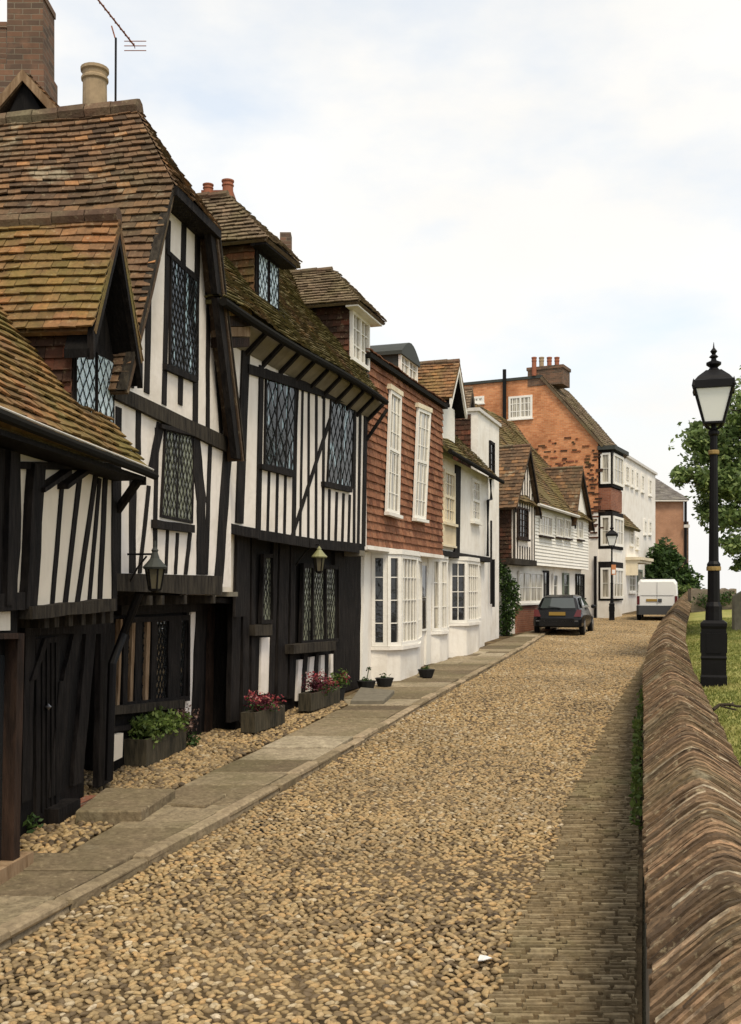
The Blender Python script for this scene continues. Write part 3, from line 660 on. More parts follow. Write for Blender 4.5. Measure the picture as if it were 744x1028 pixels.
# lower storey studs
for x0, y0, x1, y1, w in [(75, 300, 72, 960, 20), (150, 300, 150, 480, 18), (235, 360, 200, 540, 26), (130, 570, 128, 935, 24), (190, 600, 155, 935, 12), (222, 380, 212, 935, 14), (262, 770, 255, 935, 10), (300, 780, 292, 938, 10), (348, 780, 330, 940, 12), (425, 430, 408, 940, 13), (492, 470, 455, 975, 32), (62, 380, 66, 960, 14)]:
    TB('v', x0, y0, x1, y1, w)
TB('v', 362, 390, 392, 660, 36, 'brace'); TB('v', 390, 640, 388, 940, 30, 'post')
q = wq(FB, 'U', [(228, 720), (350, 745), (358, 405), (245, 380)], nB); window(B, FB, q, nB, lattice=.11, glass='glass_oldcurtain', mat='timber', fw=.03, mull=[.48], sill=False, d=.025)
TB('h', 220, 745, 365, 765, 30, 'window_sill', d=.07); TB('h', 240, 372, 370, 405, 16, 'window_head', d=.05)
TB('v', 515, 540, 505, 780, 24, 'post', n=.1); TB('v', 572, 80, 540, 1100, 46, 'post', n=.16)
mb = MB(); a = FB.un(*cv('B', 505, 100), .1)[0]; b = FB.un(*cv('B', 545, 100), .1)[0]; box(mb, FB, a - .35, b + .6, -1, .12, 2.3, 4.6); mb.build('side_infill', M['cream'], B)
mb = MB(); a = FB.un(*cv('B', 505, 215), .2)[0]; box(mb, FB, a, a + .35, 0, .3, 2.3, 2.36); mb.build('lead_ledge', M['stone_grey'], B)
# bargeboards, following the sweep of the gable
for nm, P in (('l', [tl_, gl, vl]), ('r', [tr_, gr, vr])):
    sg = 1 if nm == 'l' else -1; mb = MB(); w = .04 if nm == 'l' else .24
    for (a, b) in zip(P, P[1:]): poly(mb, FB, [(a[0] - sg * .03, a[1]), (b[0] - sg * .03, b[1]), (b[0] + sg * w, b[1]), (a[0] + sg * w, a[1] - .05)], .42, .5)
    mb.build('bargeboard', M['timber'], B)
    mb = MB()
    for (a, b) in zip(P, P[1:]): poly(mb, FB, [(a[0] - sg * .045, a[1]), (b[0] - sg * .045, b[1]), (b[0] - sg * .01, b[1]), (a[0] - sg * .01, a[1])], .44, .53)
    mb.build('verge_trim', M['timber_grey'], B)
mb = MB(); poly(mb, FB, [(tr_[0] + .02, zt - .12), (tl_[0] - .02, zt - .12), (tl_[0] - .02, zt - .02), (tr_[0] + .02, zt - .02)], .3, .56); mb.build('hip_eaves_board', M['timber'], B)
# roof: ridge at zr, running back from n=-.2
zr = FB.un(138, 112, -.2)[1]; ur = (tl_[0] + tr_[0]) / 2 - .02; back = -6
quads = []
for P in ([tl_, gl, vl], [tr_, gr, vr]):
    quads.append([(P[1][0], back, P[1][1]), (P[1][0], .52, P[1][1]), (P[0][0], .52, zt), (P[0][0], back, zt)])
    quads.append([(P[2][0], back, P[2][1]), (P[2][0], .52, P[2][1]), (P[1][0], .52, P[1][1]), (P[1][0], back, P[1][1])])
    quads.append([(P[0][0], back, zt), (P[0][0], .52, zt), (ur, -.2, zr), (ur, back, zr)])
roof(B, FB, quads, 'tile_brown', course=.1, tw=.16, sag=.05)
roof(B, FB, [[(tl_[0] - .03, .54, zt - .03), (tr_[0] + .03, .54, zt - .03), (ur + .03, -.2, zr), (ur - .03, -.2, zr)]], 'tile_brown', name='half_hip', course=.1, tw=.16)
ridge(B, FB, (ur, back, zr + .02), (ur, -.15, zr + .02), 'ridge_mat', .1)
# brick stack, small gablet and chimney pots behind the ridge
def stack(house, x0, x1, D, z0, z1, dep, mat, name='chimney', cap=True):
    mb = MB(); fr = Fr(x0, D, 1, 0); box(mb, fr, 0, x1 - x0, -dep, 0, z0, z1)
    if cap:
        box(mb, fr, -.015, x1 - x0 + .015, -dep - .015, .015, z1, z1 + .08)
    return mb.build(name, M[mat], house, uv=True)
Xp = lambda px, D: (px - CX) / FP * D
Zp = lambda py, D: CAMZ + (HY - py) / FP * D
st = stack(B, Xp(7, 13.6), Xp(43, 13.6), 13.6, 6.5, Zp(-2, 13.6), .5, 'brick_dark')
mb = MB(); fr = Fr(Xp(5, 13.6), 13.6, 1, 0); box(mb, fr, -.05, .52, -.55, .05, 6.5, Zp(66, 13.6)); mb.build('stack_shoulder', M['brick_dark'], st, uv=True)
stack(B, Xp(-40, 14.6), Xp(6, 14.6), 14.6, 6.5, Zp(28, 14.6), .7, 'brick_dark')
g = Fr(Xp(-8, 13.0), 13.0, 1, 0); gw = Xp(64, 13) - Xp(-8, 13); ga = Xp(23, 13) - Xp(-8, 13); z0, z1 = Zp(112, 13), Zp(72, 13)
mb = MB(); poly(mb, g, [(0.05, z0 - .3), (gw - .1, z0 - .3), (ga, z1 - .08)], -1.2, -.05); gab = mb.build('gablet', M['dark_board'], B)
mb = MB(); tiles(mb, g.w(gw, 0, z0 - .05), g.w(gw + .25, -1.5, z0 - .05), g.w(ga + .2, -1.5, z1), g.w(ga, 0, z1), course=.1); tiles(mb, g.w(-.1, 0, z0 - .1), g.w(-.1, -1.5, z0 - .1), g.w(ga, -1.5, z1), g.w(ga, 0, z1), course=.1); mb.build('gablet_tiles', M['tile_brown'], gab)
for e_ in (-.1, gw): 
    mb = MB(); sg = 1 if e_ > 0 else -1; poly(mb, g, [(e_, z0 - .05), (e_ - sg * .1, z0 - .08), (ga, z1 - .12), (ga, z1 + .02)], -.02, .03); mb.build('bargeboard', M['timber_tan'], gab)
def pot(house, px0, px1, pyt, pyb, D, mat, label=None):
    r = (Xp(px1, D) - Xp(px0, D)) / 2; c = Xp((px0 + px1) / 2, D); z0, z1 = Zp(pyb, D), Zp(pyt, D); h = z1 - z0; mb = MB()
    mb.lathe((c, D, z0), [(r * .86, -.3), (r * .88, 0), (r * .86, h * .62), (r * .98, h * .66), (r * .98, h * .72), (r * .87, h * .76), (r * .9, h * .86), (r * 1.02, h * .9), (r * 1.02, h * .98), (r * .8, h), (r * .7, h * .9)], 18)
    return mb.build('chimney_pot', M[mat], house, smooth=False, label=label)
pot(B, 81.5, 109, 68.5, 106, 12.7, 'pot_buff')
# ground floor of B
q = wq(FB, 'B', [(68, 700), (350, 672), (352, 318), (75, 330)], GB); wB = window(B, FB, q, GB + .02, mat='timber', glass='glass_old', lattice=.1, fw=.06, sill=False)
for x0, x1, w in [(92, 78, 9), (143, 130, 13), (204, 194, 14)]:
    timber(wB, FB, 'B', 'v', x0, 335, x1, 690, w, GB + .03, 'mullion', mat=M['timber_tan'], d=.04)
for x0, x1, w in [(165, 160, 26), (228, 222, 22), (108, 104, 22), (315, 308, 50)]: timber(wB, FB, 'B', 'v', x0, 330, x1, 690, w, GB + .03, 'mullion', d=.035)
TB('h', 64, 712, 352, 684, 34, 'window_sill', n=GB, k='B', d=.14, mat=M['timber_grey']); TB('h', 90, 298, 420, 285, 40, 'lintel', n=GB, k='B', d=.09)
q = pp(FB, 'B', [(345, 748), (382, 748), (405, 300), (378, 296)], GB + .03); mb = MB(); poly(mb, FB, q, GB, GB + .03); mb.build('plaster_panel', M['plaster'], B)
q = pp(FB, 'B', [(54, 925), (94, 905), (98, 805), (57, 815)], GB + .1); mb = MB(); poly(mb, FB, q, GB, GB + .1); mb.build('plaster_panel', M['cream'], B)
for x0, x1, w in [(425, 400, 42), (470, 455, 20), (500, 490, 24), (530, 522, 20), (575, 570, 46), (620, 612, 30)]: TB('v', x0, 235, x1, 820, w, 'door_post', n=GB, k='B', d=.05, mat=M['timber'] if w != 20 else M['timber_brown'])
TB('h', 420, 250, 545, 262, 20, 'lintel', n=GB, k='B', d=.4)
TB('v', 365, 300, 347, 740, 10, 'post', n=GB, k='B', d=.05)
TB('h', 60, 790, 130, 780, 22, 'rail', n=GB, k='B', d=.06)
mb = MB()
for x in (190, 240, 335, 455):
    u, z = FB.un(*cv('B', x, 222), .3); box(mb, FB, u - .04, u + .04, 0, .36, 2.22, 2.32)
mb.build('joist_ends', M['timber_grey'], B)
a = FB.un(*cv('B', 110, 280), .2); b_ = FB.un(*cv('B', 92, 395), .1); c = FB.un(*cv('B', 52, 520), .1); d = FB.un(*cv('B', 38, 1000), .1)
mb = MB(); mb.tube([FB.w(a[0] + .1, .3, 2.35), FB.w(b_[0], .12, b_[1]), FB.w(c[0], .1, c[1]), FB.w(d[0], .1, d[1])], .045, 8); mb.build('drainpipe', M['iron'], B)

# ================================================================== house C
FC = Fr(-1.9, 14.7, .31)
C = thing('close_studded_house', 'close-studded black and white jettied house with sagging mossy roof and two dormers', 'house', (-2.2, 17, gz(17)))
nC = .35; uc0 = FC.un(230, 450, nC)[0]; uc1 = FC.un(368, 450, nC)[0]; zE = 5.72
zj = 3.15
mb = MB(); box(mb, FC, uc0, uc1, -4.6, nC, zj, zE + .1); mb.build('upper_wall', M['plaster'], C)
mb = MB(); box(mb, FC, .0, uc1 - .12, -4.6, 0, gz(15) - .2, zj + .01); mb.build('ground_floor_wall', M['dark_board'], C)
def TC(o, x0, y0, x1, y1, w, name=None, n=nC, k='C', **kw): return timber(C, FC, k, o, x0, y0, x1, y1, w, n, name, wob=.03, **kw)
for x0, y0, x1, y1, w in [(186, 700, 180, 932, 8), (217, 710, 212, 938, 8), (246, 720, 242, 942, 8), (310, 365, 300, 955, 7), (332, 378, 330, 962, 7), (360, 388, 358, 968, 8), (388, 405, 383, 970, 8), (408, 775, 405, 972, 8), (435, 785, 430, 975, 8), (460, 790, 455, 976, 8), (483, 795, 478, 978, 8), (502, 460, 498, 978, 8), (522, 460, 514, 978, 9)]:
    TC('v', x0, y0, x1, y1, w)
TC('v', 286, 350, 276, 945, 13, 'post', d=.015); TC('v', 543, 440, 534, 985, 12, 'corner_post', d=.02); TC('v', 158, 320, 146, 925, 15, 'post', d=.02); TC('v', 102, 270, 78, 900, 26, 'corner_post', d=.03)
TC('v', 412, 515, 272, 945, 9, 'brace', d=.02)
TC('h', 145, 942, 345, 974, 36, 'jetty_beam', d=.04); TC('h', 335, 972, 536, 994, 34, 'jetty_beam', d=.045); TC('h', 20, 915, 150, 940, 36, 'jetty_beam', d=.04)
TC('h', 110, 330, 560, 470, 34, 'wall_plate', d=.045)
q = wq(FC, 'C', [(162, 690), (276, 715), (290, 385), (168, 330)], nC); window(C, FC, q, nC, lattice=.24, glass='glass_painted_sky_streaks', mat='timber', fw=.04, mull=[.36, .68], sill=False, d=.025)
q = wq(FC, 'C', [(394, 755), (488, 775), (498, 470), (408, 440)], nC); window(C, FC, q, nC, lattice=.24, glass='glass_painted_sky_streaks', mat='timber', fw=.04, mull=[.5], sill=False, d=.025)
TC('h', 158, 690, 282, 722, 18, 'window_sill', d=.07); TC('h', 390, 755, 492, 778, 18, 'window_sill', d=.07)
# boxed eaves with pale panels and brackets
eC = .72; rC = lambda n: zE + .18 + (eC - n) * 1.33
mb = MB(); poly(mb, FC, [(uc0, 0), (uc1, 0), (uc1, .02), (uc0, .02)], 0, .001)
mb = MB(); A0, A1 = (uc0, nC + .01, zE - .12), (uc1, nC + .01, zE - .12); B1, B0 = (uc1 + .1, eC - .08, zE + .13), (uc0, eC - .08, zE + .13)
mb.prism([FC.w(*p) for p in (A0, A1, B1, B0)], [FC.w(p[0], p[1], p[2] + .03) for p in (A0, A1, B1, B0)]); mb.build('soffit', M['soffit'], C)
n_ = 9
for i in range(n_ + 1):
    u = uc0 + .5 + (uc1 - uc0 - .45) * i / n_; mb = MB(); w = .04
    P = [(u - w, nC, zE - .2), (u + w, nC, zE - .2), (u + w, eC - .05, zE + .1), (u - w, eC - .05, zE + .1)]
    mb.prism([FC.w(*p) for p in P], [FC.w(p[0], p[1], p[2] + .09) for p in P]); mb.build('rafter_foot', M['timber'], C)
for px, py in ((378, 425),):
    a = FC.un(366, 418, nC + .03); mb = MB(); mb.tube([FC.w(uc1 - .03, nC, zE - .55), FC.w(uc1 + .25, eC - .05, zE + .05)], .035, 6); mb.build('eaves_bracket', M['timber'], C)
ue = FC.un(385, 394, eC)[0]; ur0, ur1 = FC.un(225, 215, -1.7)[0] + 0, FC.un(289, 262, -1.7)[0]
zr = rC(-1.7); us = FC.un(222, 305, eC)[0]
roof(C, FC, [[(us, eC, rC(eC)), (ue, eC, rC(eC)), (ur1, -1.7, zr), (ur0, -1.7, zr)],
             [(us, -4.2, rC(eC)), (us, eC, rC(eC)), (ur0, -1.7, zr), (ur0, -1.72, zr)]], 'tile_mossC', course=.1, tw=.17, sag=.07)
mb = MB(); poly(mb, FC, [(us + .1, zE - .1), (ue - .15, zE - .1), (ur1 - .1, zr - .1), (ur0 + .1, zr - .1)], -4.2, -1.8); mb.build('attic', M['dark_board'], C)
for i, (y0, mt) in enumerate(((5.2, 'timber_brown'), (5.38, 'timber_tan'), (5.56, 'timber_brown'), (5.74, 'timber_tan'))):
    mb = MB(); t0_, t1_ = 250 - i * 38, 250 - (i + 1) * 38 + 3; poly(mb, FC, pp(FC, 'C', [(18, t0_), (112, t0_), (112, t1_), (18, t1_)], .66), .3, .66 + .012 * i); mb.build('weatherboard', M[mt], C)
mb = MB(); gpt = [FC.w(us - .05 + (ue - us + .05) * i / 8, eC + .05, rC(eC) - .06 - .03 * math.sin(i * .8)) for i in range(9)]; mb.tube(gpt, .055, 8); mb.build('gutter', M['gutter_dark'], C)
ridge(C, FC, (ur0, -1.7, zr + .02), (ur1, -1.7, zr + .02), 'ridge_mat', .09)
# dormer 1, tile hung cheek
a, b = FC.un(256, 280, .3)[0], FC.un(279, 285, .3)[0]
d1 = dormer(C, FC, a, b, .3, 6.45, 7.22, 8.12, 'hip', None, 'tile_tan', ('tile', 'tile_hung_orange'), 'plaster', side=.2, over=.28, backn=-1.5, hipn=-.3)
mb = MB(); box(mb, FC, a, b, .29, .32, 6.3, 7.22); mb.build('window_surround', M['timber'], d1)
um = (a + b) / 2
for p, q_ in ((a + .05, um - .03), (um + .03, b - .06)): window(d1, FC, [(p, 6.5), (q_, 6.5), (q_, 7.12), (p, 7.12)], .32, glass='glass_painted_sky', lattice=.13, mat='timber', fw=.02, d=.015, sill=False)
mb = MB(); box(mb, FC, a - .03, b + .03, .32, .4, 6.36, 6.42); mb.build('window_sill', M['timber'], d1)
# dormer 2, white window
a, b = FC.un(351, 330, .3)[0], FC.un(368.5, 330, .3)[0]
d2 = dormer(C, FC, a, b, .3, 6.5, 7.45, 8.28, 'hip', None, 'tile_tan', ('tile', 'tile_hung_brown'), 'plaster', side=.28, over=.28, backn=-1.7, hipn=-.2, bargemat='white_paint')
window(d2, FC, [(a, 6.5), (b, 6.5), (b, 7.4), (a, 7.4)], .3, cols=4, rows=3, glass='glass_curtain', mat='white_paint', fw=.07, sill=False, mull=[.5])
# chimneys on C's ridge
c1 = stack(C, Xp(203, 17), Xp(233, 17), 17, 7.6, Zp(196, 17), .5, 'brick_red'); pot(c1, 203.5, 214.5, 185, 198, 16.8, 'pot_red'); pot(c1, 222.5, 235, 181, 198, 16.8, 'pot_red')
c2 = stack(C, Xp(281, 20.6), Xp(292, 20.6), 20.6, 8.4, Zp(233, 20.6), .3, 'brick_dark', cap=False)
mb = MB(); D_ = 20.4; fr = Fr(Xp(279, D_), D_, 1, 0); tiles(mb, fr.w(0, .1, Zp(268, D_)), fr.w(.45, .1, Zp(268, D_)), fr.w(.36, -.3, Zp(253, D_)), fr.w(.05, -.3, Zp(253, D_)), course=.08); mb.build('chimney_skirt', M['tile_tan'], c2)
# ground floor C
def TCc(o, x0, y0, x1, y1, w, name=None, n=0, **kw): return TC(o, x0, y0, x1, y1, w, name, n, 'c', **kw)
for x0, x1, w in [(60, 45, 36), (100, 92, 26), (128, 125, 16), (225, 205, 20), (262, 250, 40), (300, 292, 20)]: TCc('v', x0, 140, x1, 860 if x0 > 150 else 960, w, 'post', d=.05)
q = wq(FC, 'c', [(140, 540), (196, 540), (196, 240), (150, 240)], 0); window(C, FC, q, .02, lattice=.12, glass='glass_oldcurtain', mat='timber', fw=.06, sill=False)
TCc('h', 134, 568, 208, 566, 46, 'window_sill', d=.14, mat=M['timber_grey'])
q = pp(FC, 'c', [(147, 845), (182, 838), (190, 598), (153, 600)], 0); mb = MB(); poly(mb, FC, q, -.1, .03); mb.build('plaster_panel', M['plaster'], C)
q = wq(FC, 'c', [(308, 632), (478, 618), (475, 290), (318, 280)], 0); window(C, FC, q, .04, lattice=.12, glass='glass_oldcurtain', mat='timber', fw=.07, mull=[.28, .62], sill=False)
TCc('h', 300, 650, 480, 634, 40, 'window_sill', d=.2, mat=M['timber_grey'])
for P in ([(303, 872), (330, 865), (344, 690), (310, 696)], [(347, 870), (378, 858), (393, 678), (360, 684)], [(402, 800), (430, 790), (436, 672), (408, 676)], [(447, 785), (470, 780), (475, 668), (450, 671)]):
    mb = MB(); poly(mb, FC, pp(FC, 'c', P, 0), -.1, .04); mb.build('plaster_panel', M['plaster'], C)
TCc('v', 535, 235, 530, 830, 110, 'boarded_wall', d=.06); TCc('v', 352, 670, 340, 870, 14, 'stud', d=.06); TCc('v', 402, 670, 388, 860, 14, 'stud', d=.06); TCc('v', 443, 670, 440, 800, 10, 'stud', d=.06)
mb = MB(); u, z = FC.un(*cv('c', 575, 238), .3); box(mb, FC, u - .2, u + .12, .1, .4, z - .05, z + .05); mb.build('corbel', M['stone_grey'], C)
# ================================================================== house D (red tile-hung)
FD = Fr(-.19, 20.2, .335)
Dh = thing('tile_hung_house', 'two storey house hung with red clay tiles over a white shopfront with bow window', 'house', (0, 22, gz(22)))
nD = .3; ud0 = FD.un(366, 480, nD)[0] + .02; ud1 = FD.un(443.5, 480, nD)[0]; zD = 6.75; zd = FD.un(400, 550, nD)[1]
zd = 3.24
mb = MB(); box(mb, FD, ud0, ud1, -4.5, nD - .03, zd, zD); mb.build('upper_wall', M['brick_red'], Dh)
tilewall(Dh, FD, [(ud0, zd), (ud1, zd), (ud1, zD), (ud0, zD)], nD, 'tile_red', course=.155, tw=.24, th=.024, jit=.45)
mb = MB(); box(mb, FD, ud0 + .05, ud1, -4.5, 0, gz(20) - .2, zd + .01); mb.build('ground_floor_wall', M['white_wall'], Dh)
mb = MB(); box(mb, FD, ud0 - .05, ud1 + .1, -.1, nD + .13, zD - .02, zD + .07); mb.build('eaves_gutter', M['gutter_dark'], Dh)
mb = MB(); box(mb, FD, ud0, ud1, -.1, nD + .06, zd - .08, zd - .004); mb.build('fascia', M['white_wall'], Dh)
roof(Dh, FD, [[(ud0, nD + .1, zD + .1), (ud1, nD + .1, zD + .1), (ud1, -2.4, 8.0), (ud0, -2.4, 8.0)]], 'tile_red', course=.12)
mb = MB(); box(mb, FD, ud0, ud0 + .14, -3.5, nD + .04, zD - .6, zD + .03); mb.build('parapet_end', M['leadroof'], Dh)
for P in ([(130, 800), (193, 820), (203, 235), (150, 200)], [(266, 830), (323, 842), (348, 315), (286, 290)]):
    q = wq(FD, 'D', P, nD + .06)
    w = window(Dh, FD, q, nD + .055, cols=3, rows=6, fw=.07, bw=.018, glass='glass_curtain', mat='white_paint', rail=.52, d=.05)
    mb = MB(); poly(mb, FD, [(q[3][0] - .06, q[3][1] + .004), (q[2][0] + .06, q[2][1] + .004), (q[2][0] + .06, q[2][1] + .1), (q[3][0] - .06, q[3][1] + .1)], nD, nD + .12); mb.build('hood', M['cream_paint'], w)
a, b = FD.un(400, 365, 0)[0], FD.un(417, 365, 0)[0]
dD = dormer(Dh, FD, a, b, 0, 6.95, 7.55, 7.85, 'lead', None, 'leadroof', ('plain', 'leadroof'), 'plaster', side=.06, over=.1, backn=-1.3)
window(dD, FD, [(a, 6.95), (b, 6.95), (b, 7.55), (a, 7.55)], 0, cols=4, rows=3, glass='glass_curtain', mat='white_paint', fw=.07, mull=[.5], sill=False)
# ground floor of D: pillars, glazed doors, bow
def bay(house, fr, u0, u1, dep, z0, zs, z1, n0=0, segs=6, cols=2, rows=4, glass='glass_curtain', mat='white_paint', flat=.0, basemat='white_wall', roofh=.1, prof=None, near=None):
    """bow or canted bay window as one part with its own lights"""
    if prof: pass
    elif flat: prof = [(u0, n0), (u0 + flat, n0 + dep), (u1 - flat, n0 + dep), (u1, n0)]
    else: prof = [(u0 + (u1 - u0) * (1 - math.cos(math.pi * i / segs)) / 2, n0 + dep * math.sin(math.pi * i / segs) ** .7) for i in range(segs + 1)]
    mb = MB()
    def slab_(pf, za, zb): 
        pts = [fr.w(u, n, za) for u, n in pf]; mb.prism(pts, [p + Vector((0, 0, zb - za)) for p in pts])
    ex = lambda e: [(u + (e if i > len(prof) / 2 else -e) * .6, n + (e if 0 < i < len(prof) - 1 else 0)) for i, (u, n) in enumerate(prof)]
    slab_(prof, z0, zs); slab_(ex(.07), zs, zs + .07); bb = None
    mb2 = MB(); mb, mb2 = mb2, mb
    bb = mb2.build('bay_window', M[basemat], house)
    slab_(ex(.05), z1, z1 + roofh); mb.build('bay_cornice', M[mat], bb)
    for j_, (p, q_) in enumerate(zip(prof, prof[1:])):
        A, Bv = fr.w(p[0], p[1], 0), fr.w(q_[0], q_[1], 0); dv = Bv - A
        if dv.length < .12: continue
        f2 = Fr(A.x, A.y, dv.x, dv.y); L = dv.length
        if f2.n.dot(fr.n) < -.2: continue
        window(bb, f2, [(.0, zs + .075), (L, zs + .075), (L, z1 - .005), (0, z1 - .005)], -.03, cols=max(1, round(L / .22)), rows=rows, fw=.075, bw=.02, glass=(near if near and j_ < near[0] else (glass,))[-1] if near else glass, mat=mat, sill=False, name='light')
    return bb
g20 = gz(21)
for x0, x1, w in [(68, 55, 26),]: timber(Dh, FD, 'd', 'v', x0, 170, x1, 830, w, 0, 'pilaster', d=.06, mat=M['white_paint'], wob=0)
def plan(*pts): return [(FD.un(px, 600, n)[0], n) for px, n in pts]
bay(Dh, FD, 0, 0, 0, gz(22) - .1, gz(22) + .68, zd - .12, rows=4, prof=plan((373, .0), (388.5, .3), (402, .5), (418.5, .5), (422.5, .1)), near=(2, 'glass'))
q = wqh(FD, 'd', 333, 362, 225, 565, .02); window(Dh, FD, q, .02, cols=1, rows=2, glass='glass', mat='white_paint', fw=.05, name='glazed_door', sill=False, d=.03)
timber(Dh, FD, 'd', 'v', 384, 190, 370, 730, 18, 0, 'pilaster', d=.05, mat=M['white_paint'], wob=0)

# ================================================================== house E (small white, jettied, orange gable dormer)
E = thing('small_white_house', 'small cream and white jettied house with black corner post and orange tiled gable dormer', 'house', (2.5, 28, gz(28)))
nE = .12; ue0 = ud1 + .01; ue1 = FD.un(490.5, 520, nE)[0]; zEe = 5.75; zej = 3.38
mb = MB(); box(mb, FD, ue0, ue1, -3.5, nE, zej, zEe); mb.build('upper_wall', M['white_wall'], E)
mb = MB(); box(mb, FD, ue0, ue1, -3.5, 0, gz(26) - .2, zej + .01); mb.build('ground_floor_wall', M['white_wall'], E)
def TE(o, x0, y0, x1, y1, w, name, mat='timber', k='D', n=nE, d=.06): return timber(E, FD, k, o, x0, y0, x1, y1, w, n, name, d=d, mat=M[mat], wob=0)
TE('v', 492, 575, 486, 1030, 24, 'corner_post')
mb = MB(); u_ = FD.un(*cv('D', 478, 800), nE)[0]; box(mb, FD, ue0, u_, nE, nE + .02, zej + .05, zEe - .05); mb.build('cream_panel', M['cream'], E)
q = wqh(FD, 'D', 412, 466, 590, 850, nE + .02); window(E, FD, q, nE + .02, cols=4, rows=4, glass='glass_curtain', mat='cream_paint', fw=.08, rail=.5)
mb = MB(); u0_, u1_ = FD.un(*cv('D', 400, 900), nE)[0], FD.un(*cv('D', 465, 900), nE)[0]
_, zb_ = FD.un(*cv('D', 430, 975), nE); _, zt_ = FD.un(*cv('D', 430, 868), nE)
box(mb, FD, u0_, u1_, nE + .02, nE + .1, zt_, zt_ + .06); box(mb, FD, u0_, u1_, nE + .02, nE + .1, zb_, zb_ + .05)
for i in range(12): u = u0_ + .04 + (u1_ - u0_ - .08) * i / 11; box(mb, FD, u - .02, u + .02, nE + .03, nE + .08, zb_ + .05, zt_)
mb.build('balustrade', M['cream_paint'], E)
q = wqh(FD, 'D', 551, 590, 635, 845, nE); window(E, FD, q, nE, cols=3, rows=4, glass='glass_curtain', mat='white_paint', fw=.09, rail=.5)
mb = MB(); box(mb, FD, ue0, ue1 + .02, 0, nE + .1, zej - .14, zej - .003); mb.build('jetty_beam', M['timber'], E)
roof(E, FD, [[(ue0, nE + .35, zEe + .0), (ue1 + .2, nE + .35, zEe - .1), (ue1 + .2, -1.5, zEe + 1.8), (ue0, -1.5, zEe + 2.0)]], 'tile_mossC', course=.12, tw=.18, sag=.08)
mb = MB(); mb.tube([FD.w(ue0, nE + .38, zEe - .04), FD.w(ue1 + .25, nE + .38, zEe - .14)], .055, 8); mb.build('gutter', M['gutter_dark'], E)
a, b = FD.un(443, 410, 0)[0], FD.un(455.5, 410, 0)[0]
dE = dormer(E, FD, a, b, 0, 6.1, 7.15, 8.2, 'gable', None, 'tile_orange', ('plain', 'white_wall'), 'dark_board', side=.2, over=.32, backn=-1.9, course=.12, bargemat='white_paint')
mb = MB(); box(mb, FD, a, b, -.01, .03, 6.1, 7.1); mb.build('front_board', M['white_paint'], dE)
a2, b2 = FD.un(467, 400, -.8)[0], FD.un(476, 400, -.8)[0]
dormer(E, FD, a2, b2, -.8, 6.6, 7.6, 8.65, 'gable', None, 'tile_tan', ('plain', 'stone_grey'), 'dark_board', side=.15, over=.1, backn=-2.5, course=.12, bargemat='timber_grey')
# ground floor bays of E
bay(E, FD, 0, 0, 0, gz(25) - .1, gz(26) + .72, zej - .2, rows=3, prof=plan((433, .0), (441.5, .14), (448.5, .16), (450, .02)))
bay(E, FD, 0, 0, 0, gz(28) - .1, gz(29) + .8, zej - .2, rows=4, prof=plan((451, .0), (468.5, .36), (480, .36), (482, .03)), near=(1, 'glass'))
for k_, pts in (('D', [(648, 640), (652, 740), (636, 745), (634, 1020)]),):
    mb = MB(); mb.tube([FD.w(*((lambda t: (t[0], nE + .1, t[1]))(FD.un(*cv(k_, x, y), nE + .1)))) for x, y in pts], .045, 6); mb.build('drainpipe', M['iron'], E)

# ================================================================== house F (tall white block)
Fh = thing('tall_white_house', 'tall narrow white rendered house with parapet standing behind the mossy eaves', 'house', (4.0, 32.5, gz(32)))
nF = -.3; uf0, uf1 = FD.un(479.5, 450, nF)[0], FD.un(501, 450, nF)[0]
mb = MB(); box(mb, FD, uf0, uf1, -3.6, nF, 4.5, 7.78); box(mb, FD, ue1 + .01, uf1, -3.6, nF, gz(30) - .2, 4.501); mb.build('wall', M['white_wall'], Fh)
mb = MB(); box(mb, FD, uf0 - .06, uf1 + .06, -3.7, nF + .07, 7.78, 7.88); mb.build('parapet_coping', M['gutter_white'], Fh)
mb = MB(); tiles(mb, FD.w(uf0, -3.6, 5.4), FD.w(uf0, nF - .2, 5.4), FD.w(uf0, nF - .2, 7.7), FD.w(uf0, -3.6, 7.7), out=-FD.e, course=.15, tw=.2, under=.03); mb.build('tile_hung_side', M['tile_hung_brown'], Fh)
q = wqh(FD, 'D', 640, 662, 450, 620, nF); window(Fh, FD, q, nF, cols=1, rows=3, glass='glass', mat='timber', fw=.08)
mb = MB(); t0 = FD.un(*cv('D', 650, 915), nF + .08); mb.tube([FD.w(t0[0] - .05, nF + .1, 4.6), FD.w(t0[0] - .05, nF + .1, 2.0)], .035, 6); mb.tube([FD.w(t0[0] + .3, nF + .1, 3.4), FD.w(t0[0] + .3, nF + .1, 1.9)], .05, 6); mb.build('drainpipes', M['iron'], Fh)

# ================================================================== house G (weatherboarded cottage, two gables)
FG = Fr(4.8, 36, .45)
G = thing('weatherboarded_cottage', 'white weatherboarded cottage with mossy roof and two small gables behind the black car', 'house', (6.5, 41, gz(41)))
nG = .3; ug0, ug1 = FG.un(512.5, 520, nG)[0], FG.un(590.5, 520, nG)[0]; zg, zgE = 3.35, 5.45
us_ = FG.un(534.5, 520, nG)[0]
mb = MB(); box(mb, FG, us_, ug1, -6, nG - .02, zg, zgE + .05); mb.build('upper_wall', M['white_wall'], G)
mb = MB(); nb = 17
for i in range(nb): 
    z = zg + (zgE - zg) * i / nb; h = (zgE - zg) / nb
    P = [(us_ + .02, nG + .03, z), (us_ + .02, nG - .01, z), (us_ + .02, nG, z + h), ]
    mb.prism([FG.w(us_ + .02, nn, zz) for _, nn, zz in P], [FG.w(ug1, nn, zz) for _, nn, zz in P])
mb.build('weatherboarding', M['white_paint'], G)
